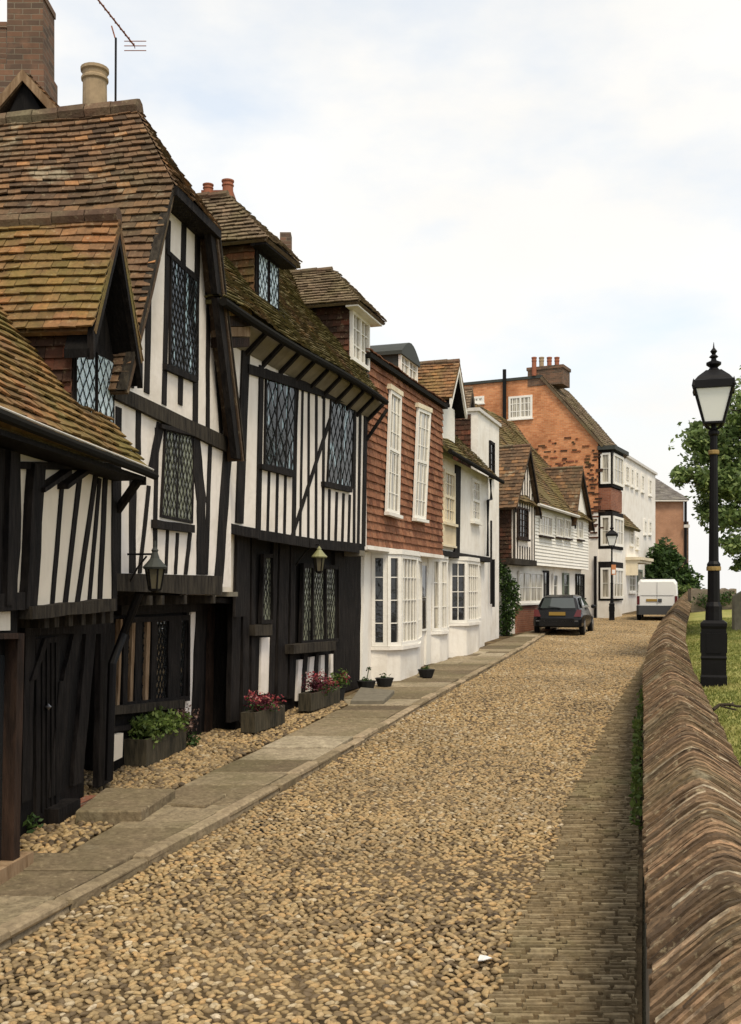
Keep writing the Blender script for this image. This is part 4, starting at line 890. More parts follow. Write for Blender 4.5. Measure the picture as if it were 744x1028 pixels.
# near gable bay
mb = MB(); apx = FG.un(526, 452, nG + .1); apx = ((ug0 + us_) / 2 + .1, apx[1]); zge = 5.3
poly(mb, FG, [(ug0, 3.42), (us_, 3.42), (us_, zge), apx, (ug0, zge)], -3.5, nG + .1); mb.build('gable_wall', M['plaster'], G)
for i in range(9):
    t = (i + .5) / 9; u = ug0 + (us_ - ug0) * t; zt_ = zge + (apx[1] - zge) * (1 - abs(2 * t - 1)) - .1
    mb = MB()
    if .22 < t < .8: box(mb, FG, u - .025, u + .025, nG + .1, nG + .125, 3.5, 3.95); mb.build('cover_batten', M['timber_grey'], G); mb = MB(); box(mb, FG, u - .025, u + .025, nG + .1, nG + .125, 5.2, zt_)
    else: box(mb, FG, u - .025, u + .025, nG + .1, nG + .125, 3.5, zt_)
    mb.build('cover_batten', M['timber_grey'], G)
q = wqh(FG, 'H', 205, 262, 150, 318, nG + .1); window(G, FG, q, nG + .1, cols=4, rows=5, glass='glass_old', mat='timber_brown', fw=.07)
mb = MB(); box(mb, FG, ug0 - .03, us_ + .03, -.1, nG + .16, 3.3, 3.5); mb.build('jetty_beam', M['timber_grey'], G)
mb = MB(); box(mb, FG, ug0 - .02, ug0 + .12, nG + .1, nG + .14, 3.5, zge); mb.build('corner_post', M['timber_grey'], G)
mb = MB(); tiles(mb, FG.w(ug0, -3.5, 3.4), FG.w(ug0, nG + .05, 3.4), FG.w(ug0, nG + .05, 5.4), FG.w(ug0, -3.5, 5.4), out=-FG.e, course=.14, tw=.2, under=.02); mb.build('tile_hung_side', M['tile_hung_brown'], G)
def gableroof(house, fr, u0, u1, ze, ua, za, nf, nb, mat, barge='white_paint', r=.06):
    mb = MB()
    for u in (u0, u1): tiles(mb, fr.w(u, nb, ze), fr.w(u, nf, ze), fr.w(ua, nf, za), fr.w(ua, nb, za), course=.16, tw=.22)
    mb.build('gable_roof', M[mat], house); ridge(house, fr, (ua, nb, za + .03), (ua, nf, za + .03), 'ridge_mat', r)
    for u in (u0, u1):
        g = MB(); poly(g, fr, [(u, ze - .15), (u, ze), (ua, za), (ua, za - .22)], nf - .06, nf - .01); g.build('bargeboard', M[barge], house)
gableroof(G, FG, ug0 - .3, us_ + .22, 5.15, apx[0], apx[1] + .15, nG + .3, -3.2, 'tile_brown', 'timber')
mb = MB(); box(mb, FG, ug0 + .15, ug1 - .02, -6, 0, gz(36) - .3, zg + .1); mb.build('ground_floor_wall', M['white_wall'], G)
# far gable
ap2 = FG.un(586, 470, nG + .25); uf_ = FG.un(574, 500, nG)[0]
mb = MB(); poly(mb, FG, [(uf_, 5.3), (ug1, 5.3), (ap2[0], ap2[1] - .15)], -3, nG + .04); mb.build('far_gable_wall', M['white_wall'], G)
gableroof(G, FG, uf_ - .3, ug1 + .25, 5.1, ap2[0] - .1, ap2[1], nG + .25, -3.2, 'tile_brown', 'timber')
# main mossy roof, hipped both ends
n_r = -3.; zr_ = 9.95; ur0, ur1 = FG.un(478, 410, n_r)[0], FG.un(514.5, 416, n_r)[0]
roof(G, FG, [[(ug0 + .1, nG + .25, zgE), (ug1 + .3, nG + .25, zgE), (ur1, n_r, zr_), (ur0, n_r, zr_)],
             [(ug0 + .1, -6.2, zgE), (ug0 + .1, nG + .25, zgE), (ur0, n_r, zr_), (ur0, n_r - .02, zr_)],
             [(ug1 + .3, nG + .25, zgE), (ug1 + .3, -6.2, zgE), (ur1, n_r - .02, zr_), (ur1, n_r, zr_)]], 'tile_olive', course=.17, tw=.24, sag=.1)
mb = MB(); gp_ = [FG.w(FG.un(541, 508, nG + .33)[0], nG + .33, zgE + .02), FG.w(uf_ - .1, nG + .33, zgE + .0)]; mb.tube(gp_, .06, 6); mb.build('gutter', M['gutter_white'], G)
for x0, x1, y0, y1, c in ((325, 390, 190, 303, 5), (413, 447, 205, 312, 3), (456, 490, 215, 318, 3), (528, 556, 218, 325, 3)):
    q = wqh(FG, 'H', x0, x1, y0, y1, nG + .02); window(G, FG, q, nG + .03, cols=c, rows=2, glass='glass_curtain', mat='white_paint', fw=.07, d=.05, sillmat='timber_brown')
for x0, x1, y0, y1, c, gl, mt in ((212, 340, 495, 668, 4, 'glass_curtain', 'white_paint'), (345, 372, 492, 640, 1, 'glass', 'timber'), (395, 420, 508, 640, 1, 'glass', 'white_paint'), (450, 480, 505, 640, 1, 'glass_old', 'door_green'), (520, 562, 510, 640, 3, 'glass', 'timber')):
    q = wqh(FG, 'H', x0, x1, y0, y1, .02); window(G, FG, q, .02, cols=c, rows=2, glass=gl, mat=mt, fw=.08, name='window' if c > 2 else 'glazed_door', sill=c > 2)
mb = MB(); a_, b_ = FG.un(*cv('H', 205, 700), .05)[0], FG.un(*cv('H', 345, 700), .05)[0]; box(mb, FG, a_, b_, 0, .06, gz(36) - .2, gz(36) + 1.08); mb.build('brick_plinth', M['brick_red'], G, uv=True)

# ================================================================== house I (brick gable end with mansard flank)
FI = Fr(10.55, 48.5, .5)
I = thing('brick_house', 'tall orange brick house with white ground floor, four chimney pots and black bays', 'house', (9, 50, gz(50)))
FS = Fr(10.55, 48.5, .8944, -.4472)     # u = 0 at the street corner, negative towards the back
zw = FS.un(590, 513, 0)[1]
top = [FS.un(545, 384, 0), FS.un(474, 384, 0)]; c0 = FS.un(603, 441, 0)
mb = MB(); poly(mb, FS, [(0, zw), (0, c0[1]), (top[0][0], 12.55), (-9.5, 12.55), (-9.5, zw)], -4.6, 0); mb.build('brick_wall', M['brick_orange'], I, uv=True)
mb = MB(); poly(mb, FS, [(0, 0), (0, zw - .01), (-9.5, zw - .01), (-9.5, 0)], -4.6, .0); mb.build('white_wall', M['white_wall'], I)
def smear(n, u0, u1, z0, z1, seed):       # broken dark brick courses where a roof once met the wall
    mb = MB(); r = random.Random(seed)
    for i in range(n):
        t = i / n; u = u0 + (u1 - u0) * t + r.uniform(-.25, .25); z = z0 + (z1 - z0) * r.random() ; 
        box(mb, FS, u, u + r.choice((.11, .22, .33)), .0, r.uniform(.01, .045), z - z % .075, z - z % .075 + .07, r.random())
    return mb
m_ = smear(80, -6.0, -.3, 8.2, 9.7, 1); m_.build('projecting_bricks', M['tile_hung_orange'], I); smear(60, -.45, -.12, 4.8, 9.0, 2).build('quoins', M['tile_hung_brown'], I)
smear(60, -4.2, -.8, 7.0, 8.6, 5).build('projecting_bricks', M['brick_red'], I)
mb = MB(); cp = [(0.15, c0[1] - .25), (top[0][0], 12.55)]
tiles(mb, FS.w(.3, -4.6, c0[1] - .3), FS.w(.3, .12, c0[1] - .3), FS.w(top[0][0], .12, 12.62), FS.w(top[0][0], -4.6, 12.62), course=.2, tw=.25, under=.12); mb.build('roof', M['tile_tan'], I)
mb = MB(); box(mb, FS, -9.5, top[0][0], -4.6, .08, 12.55, 12.68); mb.build('parapet_coping', M['leadroof'], I)
for x0, x1, y0, y1, c in ((302, 420, 290, 403, 6), (122, 180, 290, 325, 4)):
    q = wqh(FS, 'R', x0, x1, y0, y1, 0); window(I, FS, q, 0, cols=c, rows=3, glass='glass_curtain', mat='white_paint', fw=.1, mull=[.5], d=.05, bw=.035)
u_ = FS.un(506.5, 370, .1)[0]; mb = MB(); mb.tube([FS.w(u_, .1, Zp(369, 50)), FS.w(u_, .1, 9.0)], .09, 8); mb.build('soil_pipe', M['iron'], I)
mb = MB(); u0_, u1_ = FS.un(530, 380, 0)[0], FS.un(550, 380, 0)[0]; u2_ = FS.un(565, 380, 0)[0]
box(mb, FS, u0_, u2_, -1.2, .03, 12.2, 12.95); box(mb, FS, u0_ - .05, u2_ + .05, -1.25, .07, 12.95, 13.1); chI = mb.build('chimney', M['brick_dark'], I, uv=True)
for px in (536.3, 543.7, 551.6, 559.2): pot(chI, px - 2.7, px + 2.7, 358.5, 371, 49.8, 'pot_red' if px != 543.7 else 'pot_buff')
u_ = FS.un(604.6, 590, .1)[0]; mb = MB(); mb.tube([FS.w(-.1, .1, Zp(558, 48)), FS.w(-.1, .1, gz(48))], .07, 8); mb.build('drainpipe', M['iron'], I)
# black framed bays on the street front
L_I = 4.6
def boxbay(z0, z1, dep, u0, u1, g0, g1, door=False):
    mb = MB(); box(mb, FI, u0, u1, 0, dep, z0, z1); bb = mb.build('bay_window', M['timber'], I)
    fa = Fr(*(FI.w(u0, 0, 0).xy), FI.n.x, FI.n.y)       # near cheek faces the camera
    window(bb, fa, [(.12, g0), (dep - .08, g0), (dep - .08, g1), (.12, g1)], .0, cols=1, rows=2, glass='glass_curtain', mat='white_paint', fw=.09, sill=False, name='light')
    window(bb, FI, [(u0 + .1, g0), (u1 - .1, g0), (u1 - .1, g1), (u0 + .1, g1)], dep, cols=3, rows=2, glass='glass_curtain', mat='white_paint', fw=.12, sill=False, name='light')
    return bb
b1 = boxbay(Zp(489, 48.5), Zp(452, 48.5), .66, .05, 2.2, Zp(486, 48.5), Zp(455, 48.5))
mb = MB(); box(mb, FI, -.1, 2.7, 0, .82, Zp(452, 48.5) + .003, Zp(449, 48.5) + .05); mb.build('flat_lead_roof', M['leadroof'], b1)
mb = MB(); box(mb, FI, .05, 2.2, 0, .6, Zp(512, 48.5), Zp(490, 48.5)); mb.build('brick_apron', M['brick_red'], I, uv=True)
boxbay(Zp(551, 48.5), Zp(513.5, 48.5), .66, .05, 2.2, Zp(548, 48.5), Zp(518, 48.5)); boxbay(Zp(603, 48.5), Zp(564, 48.5), .66, .05, 2.2, Zp(601, 48.5), Zp(570, 48.5))
mb = MB(); box(mb, FI, .05, 2.2, 0, .6, Zp(563.8, 48.5), Zp(551.2, 48.5)); box(mb, FI, .05, 2.2, 0, .6, 0, Zp(603.2, 48.5)); mb.build('bay_wall', M['white_wall'], I)

# ================================================================== house J (tall white terrace) and its low wing
FJ = Fr(12.6, 54, .457)
J = thing('white_terrace_house', 'tall plain white terrace house with rows of small windows above the van', 'house', (15, 59, gz(59)))
uj = FJ.un(658, 520, 0)[0]; zJ = 9.7
mb = MB(); box(mb, FJ, -.5, uj, -6, 0, 0, zJ); mb.build('wall', M['white_wall'], J)
mb = MB(); box(mb, FJ, -.6, uj + .1, -6, .12, zJ, zJ + .14); mb.build('cornice', M['gutter_white'], J)
for x0, x1 in ((215, 232), (240, 252), (262, 274), (288, 300), (322, 334)):
    q = wqh(FJ, 'K', x0, x1, 570 + (x0 - 215) * .6, 660 + (x0 - 215) * .5, 0); window(J, FJ, q, 0, cols=2, rows=4, glass='glass_curtain', mat='white_paint', fw=.14, d=.06)
for x0, x1, y0, y1 in ((322, 334, 100, 165), (300, 312, 95, 165)):
    q = wqh(FJ, 'V', x0, x1, y0, y1, 0); window(J, FJ, q, 0, cols=2, rows=4, glass='glass_curtain', mat='white_paint', fw=.14, d=.06)
Jw = thing('low_white_house', 'lower white house with brown tiled lean-to roof and door canopy behind the van', 'house', (12.8, 53, gz(53)))
FW = Fr(11.7, 51.6, .457); uw = FW.un(641, 560, .3)[0]
mb = MB(); box(mb, FW, 0.6, uw, -3, .3, 0, Zp(531, 55)); mb.build('wall', M['white_wall'], Jw)
a_ = FW.un(643.5, 533, .65); mb = MB(); tiles(mb, FW.w(.3, .65, a_[1]), FW.w(a_[0], .65, a_[1]), FW.w(a_[0], -1.6, a_[1] + 2.3), FW.w(.3, -1.6, a_[1] + 2.3), course=.2, tw=.25, under=.1); mb.build('roof', M['tile_mossC'], Jw)
for x0, x1, y0, y1, gl in ((236, 252, 150, 215, 'glass_curtain'), (262, 276, 170, 230, 'glass_curtain'), (232, 262, 330, 430, 'glass_curtain')):
    q = wqh(FW, 'V', x0, x1, y0, y1, .3); window(Jw, FW, q, .3, cols=2, rows=3, glass=gl, mat='white_paint', fw=.1)
q = wqh(FW, 'V', 270, 292, 325, 480, .3); window(Jw, FW, q, .3, cols=1, rows=2, glass='glass_curtain', mat='door_green', fw=.12, name='door', sill=False)
a_ = FW.un(*cv('V', 245, 315), .6)[0]; b_ = uw; zc = FW.un(*cv('V', 300, 290), .6)[1]
mb = MB(); box(mb, FW, a_, b_ + .1, .3, 1.1, zc, zc + .15); box(mb, FW, a_ + .1, b_, .3, 1.0, zc - .14, zc - .002); box(mb, FW, a_ + .1, a_ + .25, .3, .9, zc - .8, zc - .142); mb.build('door_canopy', M['cream_paint'], Jw)

# ================================================================== house K (far brick house)
FK = Fr(Xp(640, 75), 75, 1, 0); uk = Xp(686.5, 75) - Xp(640, 75); zk = Zp(502, 75)
K = thing('far_brick_house', 'plain brick house with grey hipped slate roof and tall drainpipe at end of lane', 'house', (21, 76, gz(75)))
mb = MB(); box(mb, FK, 0, uk, -8, 0, -1, zk); mb.build('wall', M['brick_far'], K, uv=True)
mb = MB(); tiles(mb, FK.w(-.3, .3, zk), FK.w(uk + .3, .3, zk), FK.w(Xp(659, 78) - Xp(640, 75), -3.5, zk + 2.0), FK.w(-.3, -3.5, zk + 2.0), course=.25, tw=.3)
tiles(mb, FK.w(uk + .3, .3, zk), FK.w(uk + .3, -8, zk), FK.w(Xp(659, 78) - Xp(640, 75), -4.5, zk + 2.0), FK.w(Xp(659, 78) - Xp(640, 75), -3.5, zk + 2.0), course=.25, tw=.3); mb.build('roof', M['slate'], K)
mb = MB(); box(mb, FK, -.2, uk + .2, .0, .35, zk - .12, zk - .02); mb.build('eaves', M['gutter_white'], K)
mb = MB(); mb.tube([FK.w(uk + .1, .1, zk), FK.w(uk + .1, .1, 1)], .1, 8); mb.build('drainpipe', M['iron'], K)
mb = MB(); box(mb, FK, uk + .01, uk + .5, -3, -.5, -1, zk - 1.5); mb.build('side_stack', M['brick_dark'], K, uv=True)
mb = MB(); box(mb, FK, uk - .1, uk + .3, .2, .45, Zp(530, 75), Zp(527, 75)); mb.build('bracket', M['gutter_white'], K)
# ================================================================== lamps
def street_lamp(label, X, D, z, s=1.0, hl=4.64, glass='lamp_glass', thin=False):
    L = thing('street_lamp', label, 'street lamp', (X, D, z), 'cast iron street lamps along the lane'); k = s; c = (X, D, z); rot = math.pi / 4 - math.atan2(X, D)
    w = .17 if not thin else .13
    mb = MB(); mb.lathe(c, [(w * k * 1.06, -.3), (w * k * 1.06, .06), (w * k, .09), (w * k, .3), (w * k * 1.05, .33), (w * k, .36), (w * k, .74 * k), (w * k * 1.06, .78 * k), (w * k * 1.06, .82 * k), (w * .8 * k, .86 * k)], 4, rot, sq=True)
    for t in range(4):   # raised panels on the plinth
        a = rot + math.pi / 4 + t * math.pi / 2; f = Fr(X + math.cos(a) * w * k, D + math.sin(a) * w * k, -math.sin(a), math.cos(a)); box(mb, f, -.1 * k, .1 * k, -.01, .012, z + .4, z + .68 * k)
    mb.build('base', M['iron'], L)
    r = .09 * k if not thin else .06; top = hl - 1.12
    mb = MB(); mb.lathe(c, [(w * .72 * k, .86 * k), (w * .7 * k, .94 * k), (r * 1.3, .98 * k), (r * 1.3, 1.06 * k), (r, 1.12 * k), (r * .95, 1.6), (r * 1.08, 1.62), (r * 1.08, 1.66), (r * .8, 1.7), (r * .58, top), ], 10, 0); mb.build('column', M['iron'], L)
    if not thin:
        for h in (1.545, 3.2): mb = MB(); mb.lathe((X, D, z + h), [(r * (1.1 if h < 2 else .8), .02), (r * (1.14 if h < 2 else .86), .03), (r * (1.14 if h < 2 else .86), .07), (r * (1.1 if h < 2 else .8), .08)], 12); mb.build('gold_band', M['gold'], L)
    lb = hl - .98
    mb = MB(); mb.lathe((X, D, z + top - .04), [(r * .6, 0), (r * .9, .03), (r * .9, .07), (r * .45, .1), (r * .4, lb - top + .04)], 10)
    for t in range(4):
        a = rot + t * math.pi / 2; dx, dy = math.cos(a), math.sin(a)
        mb.tube([(X + dx * .03, D + dy * .03, z + top - .02), (X + dx * .06, D + dy * .06, z + top + .06), (X + dx * .15 * k, D + dy * .15 * k, z + lb - .03), (X + dx * .19 * k, D + dy * .19 * k, z + lb + .02)], .012, 6)
    mb.build('frog_bracket', M['iron'], L)
    b0, b1, z0, z1 = .13 * k, .25 * k, z + lb, z + lb + .48 * k
    hd = MB(); hd.lathe((X, D, z0 - .02), [(b0 * .9, 0), (b0 + .012, .01), (b0 + .012, .035), (b0, .04)], 4, rot, sq=True)
    q2 = 2 ** .5
    for t in range(4):
        a = rot + t * math.pi / 2; hd.tube([(X + math.cos(a) * b0 * q2, D + math.sin(a) * b0 * q2, z0 + .01), (X + math.cos(a) * b1 * q2, D + math.sin(a) * b1 * q2, z1)], .016 * k, 6)
        hd.lathe((X + math.cos(a) * (b1 + .02) * q2, D + math.sin(a) * (b1 + .02) * q2, z1), [(.012, -.02), (.026, .03), (.012, .1), (.002, .13)], 6)
    hd.lathe((X, D, z1), [(b1 - .01, -.01), (b1 + .03, 0), (b1 + .03, .1 * k), (b1 + .0, .12 * k), (b1 * .85, .17 * k), (b1 * .5, .25 * k), (b1 * .42, .27 * k)], 4, rot, sq=True); hd.build('lantern_frame', M['iron'], L)
    g = MB(); g.lathe((X, D, z0 + .02), [(b0 - .004, 0), (b1 - .008, z1 - z0 - .025)], 4, rot, sq=True); g.build('lantern_glass', M[glass], L)
    f = MB(); f.lathe((X, D, z1 + .26 * k), [(b1 * .45, 0), (b1 * .3, .03), (b1 * .22, .06), (b1 * .42, .1), (b1 * .42, .13), (b1 * .16, .16), (b1 * .14, .19), (b1 * .26, .21), (b1 * .1, .25), (b1 * .2, .29), (b1 * .05, .34), (.003, .42)], 12); f.build('finial', M['iron'], L)
    return L
street_lamp('tall black cast iron street lamp with gold bands standing on the churchyard grass', 4.89, 14.9, gz(14.9) + .74)
l2 = street_lamp('slim black street lamp with small sign plate in front of white house beyond the car', Xp(614.3, 46.5), 46.5, gz(46.5), .9, 4.3, 'lamp_glass', True)
mb = MB(); fr = Fr(Xp(613.8, 46.35), 46.35, 1, 0); box(mb, fr, 0, .2, 0, .02, Zp(577, 46.5), Zp(567, 46.5)); mb.build('sign_plate', M['sign_orange'], l2)
mb = MB(); box(mb, fr, .03, .17, .021, .024, Zp(576, 46.5), Zp(572, 46.5)); mb.build('sign_paper', M['paper'], l2)
# wall lanterns
def wall_lantern(label, P, s, wallp, roofm, flat=False):
    L = thing('wall_lantern', label, 'lantern', P, 'old lanterns fixed to the timber fronts'); X, Y, Z = P; q2 = 2 ** .5
    h = MB(); h.lathe(P, [(.02, -.02), (.07 * s, 0), (.075 * s, .02)], 6); 
    for t in range(6):
        a = t * math.pi / 3; h.tube([(X + math.cos(a) * .075 * s, Y + math.sin(a) * .075 * s, Z + .01), (X + math.cos(a) * .12 * s, Y + math.sin(a) * .12 * s, Z + .28 * s)], .009, 5)
    h.build('lantern_frame', M['iron'], L)
    g = MB(); g.lathe(P, [(.068 * s, .02), (.113 * s, .275 * s)], 6); g.build('lantern_glass', M['old_lamp_glass'], L)
    r = MB(); r.lathe((X, Y, Z + .28 * s), [(.14 * s, -.01), (.155 * s, .01), (.1 * s, .07 * s), (.06 * s, .12 * s), (.035 * s, .15 * s if flat else .2 * s), (.045 * s, .16 * s if flat else .22 * s), (.02 * s, .19 * s if flat else .26 * s), (.012, .21 * s if flat else .34 * s)], 12); r.build('lantern_roof', M[roofm], L)
    b = MB(); top = Vector((X, Y, Z + .6 * s)); wp = Vector(wallp)
    b.tube([wp + Vector((0, 0, .02)), Vector((X, Y, wp.z + .02)), top], .012, 6); b.tube([wp - Vector((0, 0, .3)), wp + (Vector((X, Y, wp.z)) - wp) * .35 - Vector((0, 0, .12)), wp + (Vector((X, Y, wp.z)) - wp) * .7], .01, 6); b.build('bracket', M['iron'], L)
t = FB.un(155.5, 593, .62); P = FB.w(t[0], .62, t[1]); t2 = FB.un(140, 559, .33); wall_lantern('dark conical lantern hanging on bracket from the gabled timber house', tuple(P), .8, tuple(FB.w(t[0], .33, FB.un(150, 558, .6)[1])), 'leadroof')
t = FC.un(320.5, 574.5, .45); P = FC.w(t[0], .45, t[1]); wall_lantern('greenish brass lantern under the jetty above the flower troughs', tuple(P), .85, tuple(FC.w(t[0], .05, t[1] + .42)), 'brass_green', True)
# tv aerial
t = (Xp(115.5, 12.9), 12.9); Ae = thing('tv_aerial', 'rusty thin television aerial on a pole above the steep gabled roof', 'aerial', (t[0], t[1], 7.6))
mb = MB(); mb.tube([(t[0], t[1], 7.0), (t[0] + .01, t[1], Zp(38, 12.9))], .014, 6); mb.build('pole', M['iron'], Ae)
mb = MB(); A1, A2 = Vector((Xp(94, 12.4), 12.4, Zp(-6, 12.4))), Vector((Xp(135, 13.3), 13.3, Zp(46, 13.3))); mb.tube([A1, A2], .011, 6)
for i in range(9):
    p = A1.lerp(A2, i / 8); dv = Vector((.1, -.9, .1)).normalized() * .05; mb.tube([p - dv, p + dv], .005, 4)
mb.tube([(t[0], t[1], Zp(38, 12.9)), (Xp(112, 12.9), 12.9, Zp(26, 12.9))], .009, 5)
for k in (-1, 0, 1): 
    p = A2 + Vector((.03, 0, k * .06)); mb.tube([p - Vector((.16, 0, 0)), p + Vector((.12, 0, .0))], .006, 4)
mb.build('yagi_boom', M['pot_red'], Ae)

# ================================================================== vehicles
def loft(mb, st, tint=None, capa=True):
    """st: list of rings of equal length"""
    n = len(st[0]); vs = [p for r in st for p in r]
    fs = [[i * n + k, i * n + (k + 1) % n, (i + 1) * n + (k + 1) % n, (i + 1) * n + k] for i in range(len(st) - 1) for k in range(n)]
    fs += [list(range(n))[::-1], list(range((len(st) - 1) * n, len(st) * n))]; mb.add(vs, fs, tint)
def wheel(root, fr, y, n, z, r=.3, w=.18):
    c = fr.w(y, n, z + r); ax = fr.n
    def ring(rr, o): return [c + ax * o + fr.e * rr * math.cos(a) + Vector((0, 0, rr * math.sin(a))) for a in [2 * math.pi * k / 20 for k in range(20)]]
    mb = MB(); loft(mb, [ring(r * .7, -w / 2), ring(r, -w / 2 + .02), ring(r, w / 2 - .02), ring(r * .7, w / 2)]); wh = mb.build('wheel', M['tyre'], root)
    mb = MB(); loft(mb, [ring(r * .66, -w / 2 - .012), ring(r * .68, w / 2 + .012)]); mb.build('rim', M['rim'], wh)
fcar = Fr(Xp(559, 36), 35.9, .33); cz = gz(36.2)      # u runs from the tail forwards, n to the right
car = thing('parked_car', 'small black hatchback parked in front of the white weatherboarded cottage', 'car', (6.4, 36, cz))
def ring_body(y, w, zb, zs, ww=None):      # closed section of the lower body
    ww = ww or w; P = [(-w * .92, zb), (-w, zb + .15), (-w * 1.0, zs - .25), (-ww, zs), (ww, zs), (w, zs - .25), (w, zb + .15), (w * .92, zb)]
    return [fcar.w(y, n, cz + z) for n, z in P]
mb = MB(); loft(mb, [ring_body(*a) for a in [(-.04, .62, .36, .6, .56), (-.01, .76, .32, .68, .66), (.06, .82, .3, .88, .7), (.3, .84, .28, .95, .74), (1.2, .85, .26, .95, .78), (2.3, .85, .26, .92, .78), (2.9, .84, .26, .88, .74), (3.5, .81, .28, .78, .68), (3.8, .7, .3, .65, .6)]])
body = mb.build('body', M['car_black'], car, smooth=False)
def ring_cab(y, w, zb, zt, wt): return [fcar.w(y, n, cz + z) for n, z in [(-w, zb), (-wt, zt - .05), (-wt * .8, zt), (wt * .8, zt), (wt, zt - .05), (w, zb)]]
mb = MB(); loft(mb, [ring_cab(*a) for a in [(.1, .73, .88, .9, .7), (.5, .74, .9, 1.33, .58), (.75, .75, .9, 1.39, .58), (1.6, .77, .9, 1.41, .6), (2.1, .77, .9, 1.37, .58), (2.95, .74, .86, .9, .7)]])
mb.build('cabin', M['car_black'], car)
mb = MB(); rg = [(.16, .6, .93), (.16, -.6, .93), (.455, -.5, 1.28), (.455, .5, 1.28)]; off = Vector((0, 0, .02)) - fcar.e * .035
mb.prism([fcar.w(y, n, cz + z) + off * .3 for y, n, z in rg], [fcar.w(y, n, cz + z) + off for y, n, z in rg]); rw = mb.build('rear_window', M['glass_car'], car)
mb = MB(); mb.tube([fcar.w(.1, .1, cz + .95), fcar.w(.13, -.32, cz + 1.0)], .012, 5); mb.build('rear_wiper', M['tyre'], rw)
for s in (-1, 1):
    for (ya, yb, yc, yd) in ((.62, 1.35, 1.33, .85), (1.42, 2.6, 2.08, 1.42)):
        mb = MB(); P = [(ya, .775, .96), (yb, .785, .96), (yc, .62, 1.31), (yd, .62, 1.31)]
        mb.prism([fcar.w(y, s * n, cz + z) for y, n, z in P], [fcar.w(y, s * (n + .015), cz + z) for y, n, z in P]); mb.build('side_window', M['glass_car'], car)
    mb = MB(); P = [(.0, s * .56, .66), (.0, s * .8, .66), (.1, s * .8, .9), (.1, s * .66, .9)]
    mb.prism([fcar.w(y - .045, n, cz + z) for y, n, z in P], [fcar.w(y + .1, n, cz + z) for y, n, z in P]); mb.build('tail_light', M['tail_red'], car)
    mb = MB(); c = fcar.w(2.45, s * .95, cz + .98); mb.lathe((c.x, c.y, c.z - .06), [(.05, 0), (.09, .03), (.09, .09), (.05, .13)], 10); mb.build('wing_mirror', M['car_black'], car)
    for y in (.65, 3.1): wheel(car, fcar, y, s * .775, cz, .31)
mb = MB(); loft(mb, [[fcar.w(y, n, cz + z) for n, z in [(-w, .33), (-w * 1.01, .44), (-w, .56), (w, .56), (w * 1.01, .44), (w, .33)]] for y, w in ((-.1, .6), (-.07, .74), (.02, .82), (.34, .852))]); mb.build('rear_bumper', M['car_black'], car)
mb = MB(); box(mb, fcar, -.1, -.085, -.72, .72, cz + .5, cz + .525); mb.build('bumper_trim', M['metal'], car)
mb = MB(); P = [(-.28, .70), (.28, .70), (.28, .82), (-.28, .82)]; mb.prism([fcar.w(.0, n, cz + z) for n, z in P], [fcar.w(-.05, n, cz + z) for n, z in P]); mb.build('number_plate', M['plate_yellow'], car)
# van
fv = Fr(Xp(658.5, 46), 45.8, .3); vz = gz(46)
van = thing('parked_van', 'white panel van seen from behind, parked against the churchyard wall', 'van', (Xp(659, 46), 45.8, vz))
def rv(y, w, zb, zt, r=.14): return [fv.w(y, n, vz + z) for n, z in [(-w, zb), (-w * 1.02, zb + .6), (-w * .97, zt - r), (-w * .84, zt), (w * .84, zt), (w * .97, zt - r), (w * 1.02, zb + .6), (w, zb)]]
mb = MB(); loft(mb, [rv(0, .8, .4, 1.72), (rv(.08, .84, .32, 1.8)), rv(.4, .86, .3, 1.84), rv(2.6, .86, .3, 1.85), rv(3.1, .84, .3, 1.5), rv(3.8, .8, .3, 1.0), rv(4.1, .7, .35, .8)]); mb.build('body', M['van_white'], van)
mb = MB(); loft(mb, [[fv.w(y, n, vz + z) for n, z in [(-w, .28), (-w, .68), (w, .68), (w, .28)]] for y, w in ((-.1, .78), (.02, .88), (.35, .885))]); mb.build('rear_bumper', M['bumper'], van)
mb = MB(); box(mb, fv, -.02, .004, -.004, .004, vz + .7, vz + 1.7); box(mb, fv, -.02, .004, -.7, .7, vz + 1.12, vz + 1.128); mb.build('door_seam', M['bumper'], van)
mb = MB(); box(mb, fv, -.03, .01, -.46, .0, vz + .86, vz + .97); mb.build('number_plate', M['plate_yellow'], van)
mb = MB(); box(mb, fv, -.04, .01, .04, .2, vz + .84, vz + .98); mb.build('door_handle', M['bumper'], van)
for s in (-1, 1):
    mb = MB(); box(mb, fv, -.02, .08, s * .8 - .06, s * .8 + .06, vz + .72, vz + 1.1); mb.build('tail_light', M['tail_red'], van)
    for y in (.6, 3.2): wheel(van, fv, y, s * .79, vz, .32)
for s in (-1, 1):
    mb = MB(); mb.tube([fv.w(.3, s * .6, vz + 1.92), fv.w(2.4, s * .6, vz + 1.93)], .018, 6)
    for y in (.5, 1.4, 2.2): mb.tube([fv.w(y, s * .6, vz + 1.82), fv.w(y, s * .6, vz + 1.92)], .015, 5)
    mb.build('roof_rail', M['bumper'], van)

